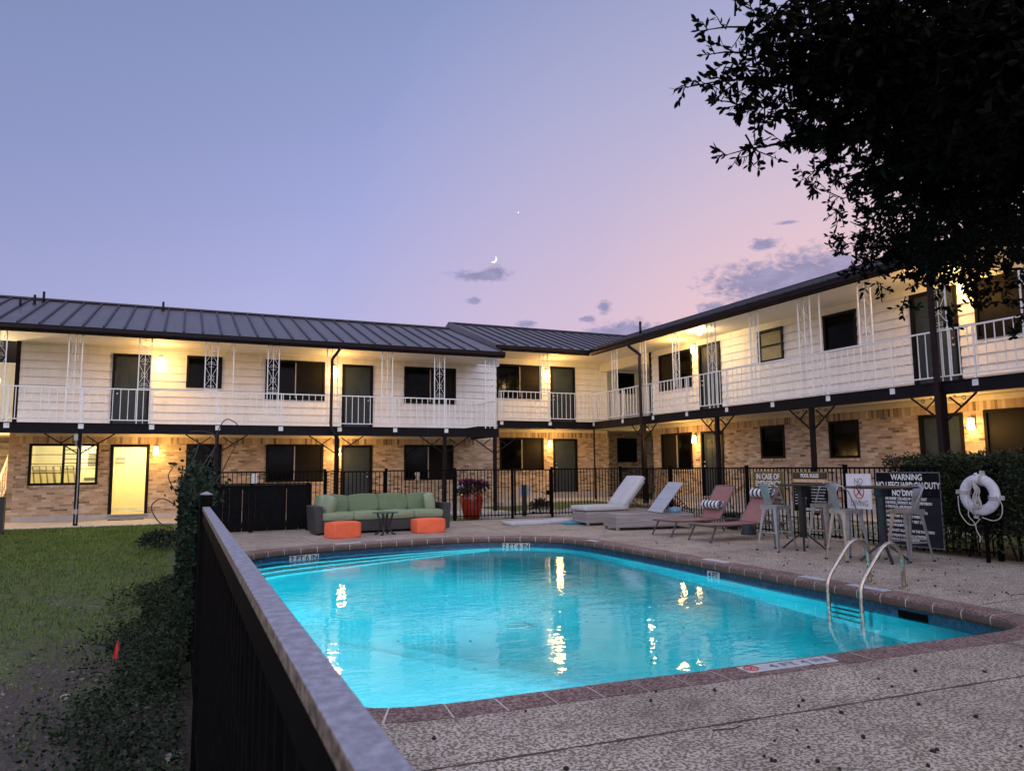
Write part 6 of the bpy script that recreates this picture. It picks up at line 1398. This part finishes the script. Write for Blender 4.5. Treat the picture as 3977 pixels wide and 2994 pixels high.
def limb(pts, r0, r1):
    n = len(pts); m.tube(pts, [r0+(r1-r0)*i/(n-1) for i in range(n)], 7)
limb([(11.8,3.1,3.4),(9.8,3.1,4.2),(7.6,3.0,4.3),(5.8,2.8,4.1),(4.6,2.6,3.85),(3.9,2.5,3.6),(3.3,2.4,3.42),(2.9,2.45,3.32),(2.6,2.5,3.22),(2.38,2.55,3.18)], 0.15, 0.005)
limb([(7.6,3.0,4.3),(6.6,3.4,4.0),(5.8,3.6,3.6),(5.4,3.75,3.2),(5.1,3.9,3.1)], 0.07, 0.008)
limb([(5.8,2.8,4.1),(5.0,3.2,3.8),(4.5,3.45,3.5),(4.2,3.6,3.4)], 0.05, 0.006)
limb([(4.6,2.6,3.85),(3.8,2.2,3.9),(3.0,2.1,3.7),(2.6,2.35,3.5)], 0.04, 0.006)
limb([(3.9,2.5,3.6),(3.3,2.6,3.2),(2.9,2.65,3.05),(2.6,2.68,2.97)], 0.03, 0.005)
limb([(6.6,3.4,4.0),(6.0,3.4,3.4),(5.6,3.35,2.95),(5.35,3.3,2.7)], 0.05, 0.006)
rnd = random.Random(8); fine_b = MB(TRK); lv = MB(TRK)
def twig_leaves(a, b, L_, nleaf, rad=0.0025):
    a, b = Vector(a), Vector(b); mid = a.lerp(b, 0.5)+Vector((0,0,rnd.uniform(-.02,.02))); fine_b.tube([a, mid, b], [rad*1.6, rad*1.2, rad*0.7], 4, cap=False)
    d = (b-a).normalized()
    for k in range(nleaf):
        t = (k+0.7)/nleaf; p = a.lerp(mid, t*2) if t < .5 else mid.lerp(b, t*2-1)
        s_ = Vector((rnd.gauss(0,1),rnd.gauss(0,1),rnd.gauss(-.25,1))); s_ = s_-d*s_.dot(d); s_.normalize()
        leaf(lv, p, d*rnd.uniform(0.3,0.9)+s_*rnd.uniform(.5,1.0), L_*rnd.uniform(.7,1.2), w=rnd.uniform(.36,.5), rnd=rnd, fold=0.12)
    leaf(lv, b, d+Vector((rnd.gauss(0,.3),rnd.gauss(0,.3),rnd.gauss(0,.3))), L_, w=.42, rnd=rnd)
for (x, y, z, r) in BL:
    area_ = PI*r*r; far = math.sqrt(x*x+y*y) > 4.6; dense = 5.5 if (x/max(y,.1) > 1.12 and not far) else (3.0 if x/max(y,.1) > 1.25 and z > 2.85 else (1.75 if not far else 0.95))
    if r < 0.1: dense = 1.5
    L_ = 0.054 if not far else 0.055
    nt = max(3, int(area_*dense/(8*L_*L_*0.32)))
    for _ in range(nt):
        d = Vector((rnd.gauss(0,1),rnd.gauss(0,1),rnd.gauss(0,1))); d.normalize(); q = Vector((x,y,z))+d*r*rnd.random()**0.45
        dr = Vector((rnd.gauss(0,1),rnd.gauss(0,1),rnd.gauss(0,.8)))+d*0.8; dr.normalize(); twig_leaves(q-dr*0.05, q+dr*0.075, L_, 7)
for a, b in TW:
    a, b = Vector(a), Vector(b); n = max(2, int((b-a).length/0.07)); fine_b.tube([a, a.lerp(b,.5)+Vector((0,0,.01)), b], [0.005,0.004,0.0015], 5, cap=False)
    for k in range(n):
        p = a.lerp(b, (k+.5)/n); s_ = Vector((rnd.gauss(0,1),rnd.gauss(0,1),rnd.gauss(0,1))); dr = (b-a).normalized()*0.8+s_.normalized()*0.7; dr.normalize(); t = 1-(k/n)*0.6
        twig_leaves(p, p+dr*0.11*t, 0.045, int(7*t)+1)
    twig_leaves(a.lerp(b,.85), b, 0.04, 4)
# rest of the crown, outside this view
for (x,y,z,r,k) in ((4.9,2.0,4.3,0.8,1),(6.3,2.2,4.6,1.1,1),(8.2,2.8,5.4,1.5,1),(10.5,3.2,6.6,1.9,1),(13.2,3.2,6.9,1.9,1),(11.8,1.0,6.4,1.7,1),(7.6,0.6,5.2,1.3,1),(9.4,5.2,6.4,1.1,1),(5.6,0.6,4.6,0.9,1),(4.2,1.1,4.1,0.6,1)):
    for _ in range(int(800*r)):
        d = Vector((rnd.gauss(0,1),rnd.gauss(0,1),rnd.gauss(0,.7))); d.normalize(); p = Vector((x,y,z))+d*r*rnd.random()**0.4
        leaf(lv, p, (rnd.gauss(0,1),rnd.gauss(0,1),rnd.gauss(0,1)), rnd.uniform(.08,.15), w=.5, rnd=rnd)
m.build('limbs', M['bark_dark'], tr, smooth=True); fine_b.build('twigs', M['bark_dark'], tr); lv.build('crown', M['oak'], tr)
# ------------------------------------------------------------------ sky
w = bpy.data.worlds.new('World'); sc.world = w; w.use_nodes = True
class WT(NT):
    def __init__(s, w): s.t = w.node_tree; s.n = s.t.nodes; s.l = s.t.links
t = WT(w); bg = t.n['Background']
tc = t.new('ShaderNodeTexCoord').outputs['Generated']; nv = t.new('ShaderNodeVectorMath', operation='NORMALIZE'); t.link(tc, nv.inputs[0]); D = nv.outputs[0]
s = t.new('ShaderNodeSeparateXYZ'); t.link(D, s.inputs[0])
el = t.math('ARCSINE', s.outputs[2]); az = t.math('ARCTAN2', s.outputs[0], s.outputs[1])
elc = t.math('MAXIMUM', el, 0.0)
base = t.ramp(t.math('DIVIDE', elc, 1.5708), [(0.0, lin((200,190,222))), (0.10, lin((184,183,227))), (0.22, lin((163,170,220))), (0.38, lin((138,152,198))), (0.62, lin((118,132,180))), (1.0, lin((105,118,172)))])
def dotv(v):
    n = t.new('ShaderNodeVectorMath', operation='DOT_PRODUCT'); t.link(D, n.inputs[0]); n.inputs[1].default_value = Vector(v).normalized(); return n.outputs['Value']
g = dotv((math.sin(0.95)*0.99, math.cos(0.95)*0.99, 0.10))
pinkf = t.ramp(g, [(0.72, 0.0), (0.90, 0.52), (0.98, 1.0)])
pinkcol = t.ramp(t.math('DIVIDE', elc, 1.5708), [(0.0, lin((248,198,194))), (0.13, lin((238,200,206))), (0.30, lin((204,192,214))), (0.5, lin((166,166,206)))])
col = t.mix(pinkf, base, pinkcol)
# darker toward the upper left
lf = t.ramp(dotv((-0.45, 0.75, 0.62)), [(0.76, 0.0), (1.0, 0.6)]); col = t.mix(lf, col, lin((112,127,168)))
cv = t.new('ShaderNodeCombineXYZ'); t.link(az, cv.inputs[0]); t.link(el, cv.inputs[1])
CL = [(0.3793,0.2568,0.0300,0.0059),(0.3971,0.2602,0.0115,0.0091),(0.3678,0.2239,0.0080,0.0034),(0.4402,0.1925,0.0105,0.0038),(0.5478,0.2113,0.0070,0.0077),(0.5237,0.1970,0.0091,0.0038),(0.5782,0.1797,0.0331,0.0111),(0.5470,0.1791,0.0209,0.0063),(0.7597,0.2322,0.060,0.021),(0.8128,0.2351,0.050,0.027),(0.7340,0.2295,0.0209,0.0070),(0.8403,0.2416,0.0279,0.0174),(0.7571,0.2792,0.0146,0.0063),(0.7853,0.3031,0.0098,0.0018),(0.6937,0.2027,0.0157,0.0077),(0.7901,0.2117,0.070,0.020),(0.6192,0.1781,0.0105,0.0056),(1.9,0.25,0.25,0.05),(-2.3,0.3,0.3,0.06),(-0.9,0.22,0.2,0.03),(2.9,0.35,0.3,0.05)]
acc = None
for a, e, ww, hh in CL:
    sb = t.new('ShaderNodeVectorMath', operation='SUBTRACT'); t.link(cv.outputs[0], sb.inputs[0]); sb.inputs[1].default_value = (a, e, 0)
    ml = t.new('ShaderNodeVectorMath', operation='MULTIPLY'); t.link(sb.outputs[0], ml.inputs[0]); ml.inputs[1].default_value = (1/ww, 1/hh, 0)
    ln = t.new('ShaderNodeVectorMath', operation='LENGTH'); t.link(ml.outputs[0], ln.inputs[0]); q = ln.outputs['Value']
    acc = q if acc is None else t.math('MINIMUM', acc, q)
st = t.new('ShaderNodeVectorMath', operation='MULTIPLY'); t.link(cv.outputs[0], st.inputs[0]); st.inputs[1].default_value = (1.0, 1.7, 1)
n1 = t.noise(st.outputs[0], 75, 5, 0.62, 0.3); n2 = t.noise(st.outputs[0], 22, 3, 0.6)
k = t.math('SUBTRACT', 1.55, acc); k = t.math('ADD', k, t.math('MULTIPLY_ADD', n1, 2.7, -1.35)); k = t.math('ADD', k, t.math('MULTIPLY_ADD', n2, 1.0, -0.5))
cm = t.ramp(k, [(0.0, 0.0), (0.9, 0.88)])
ccol = t.mix(t.ramp(n2, [(0.35,0.0),(0.65,1.0)]), lin((128,128,166)), lin((160,156,194)))
col = t.mix(cm, col, ccol)
# brighter open sky behind and above the photographer lights the white walls

below = t.ramp(s.outputs[2], [(0.0, 0.25), (0.01, 1.0)])
# ramps clamp at 1, so rebuild the factors with math
bd = t.math('MAXIMUM', dotv((-0.40, -0.85, 0.45)), 0.0)
bk = t.math('MULTIPLY_ADD', bd, 2.45, 1.0)
col = t.mix(t.math('MULTIPLY', bd, 0.85), col, lin((196,192,200)))
sg = t.math('MULTIPLY', bk, below)
t.link(col, bg.inputs['Color']); t.link(sg, bg.inputs['Strength'])
# moon and planet
def sky_pt(a, e, d): return Vector((math.sin(a)*math.cos(e)*d, math.cos(a)*math.cos(e)*d, 1.4+math.sin(e)*d))
M['moon'] = mat('moonlight', (1,1,1), 0.5, noise=0, emis=(1.0,0.98,0.95), estr=1.6)
D_ = 900.0; c = sky_pt(0.3954, 0.2788, D_); fw = c.normalized(); rt = fw.cross(Vector((0,0,1))).normalized(); upv = rt.cross(fw); R0 = D_*0.00445
m = MB(c); v = []; n = 24
for i in range(n+1):
    th = math.radians(-128+i/n*190-8+0); v.append(c+(rt*math.cos(th)+upv*math.sin(th))*R0)
a0, a1 = v[0], v[-1]; ctr = c-(rt*math.cos(math.radians(-41))+upv*math.sin(math.radians(-41)))*R0*0.36
inn = []
for i in range(n+1):
    q = v[i]; tt = i/n; w_ = math.sin(PI*tt); dirv = (q-c).normalized(); inn.append(q-dirv*R0*0.40*w_**0.8-dirv*0.001)
for i in range(n): m.quad(v[i], v[i+1], inn[i+1], inn[i])
o = m.build('moon', M['moon']); o.location = c; tag(o, 'thin bright crescent moon above the small grey cloud', 'moon')
c = sky_pt(0.4304, 0.3391, D_); bm = bmesh.new(); bmesh.ops.create_icosphere(bm, subdivisions=2, radius=0.62); me = bpy.data.meshes.new('planet'); bm.to_mesh(me); bm.free(); me.materials.append(M['moon']); o = bpy.data.objects.new('planet', me); COL.objects.link(o); o.location = c; tag(o, 'tiny white point of a planet above and right of the moon', 'planet')
# ------------------------------------------------------------------ camera
cd = bpy.data.cameras.new('camera'); cam = bpy.data.objects.new('camera', cd); COL.objects.link(cam); sc.camera = cam
r = Vector((0.913685390,-0.406326077,-0.00883894)); u = Vector((-0.036436677,-0.103555198,0.99395608)); f = Vector((0.404785593,0.907841088,0.109422044))
cam.matrix_world = Matrix(((r.x,u.x,-f.x,0),(r.y,u.y,-f.y,0),(r.z,u.z,-f.z,1.4),(0,0,0,1)))
cd.sensor_fit = 'HORIZONTAL'; cd.sensor_width = 36; cd.lens = 25.987; cd.clip_start = 0.02; cd.clip_end = 3000
cd.dof.use_dof = True; cd.dof.focus_distance = 14.0; cd.dof.aperture_fstop = 11.0
sc.view_settings.view_transform = 'Standard'; sc.view_settings.look = 'None'; sc.view_settings.exposure = 0; sc.view_settings.gamma = 1
sc.render.engine = 'CYCLES'; cy = sc.cycles; cy.use_denoising = True
try: cy.denoiser = 'OPENIMAGEDENOISE'
except Exception: pass
cy.caustics_reflective = False; cy.caustics_refractive = False; cy.max_bounces = 8; cy.diffuse_bounces = 3; cy.glossy_bounces = 3; cy.transmission_bounces = 6; cy.transparent_max_bounces = 8; cy.sample_clamp_indirect = 4.0; cy.sample_clamp_direct = 0
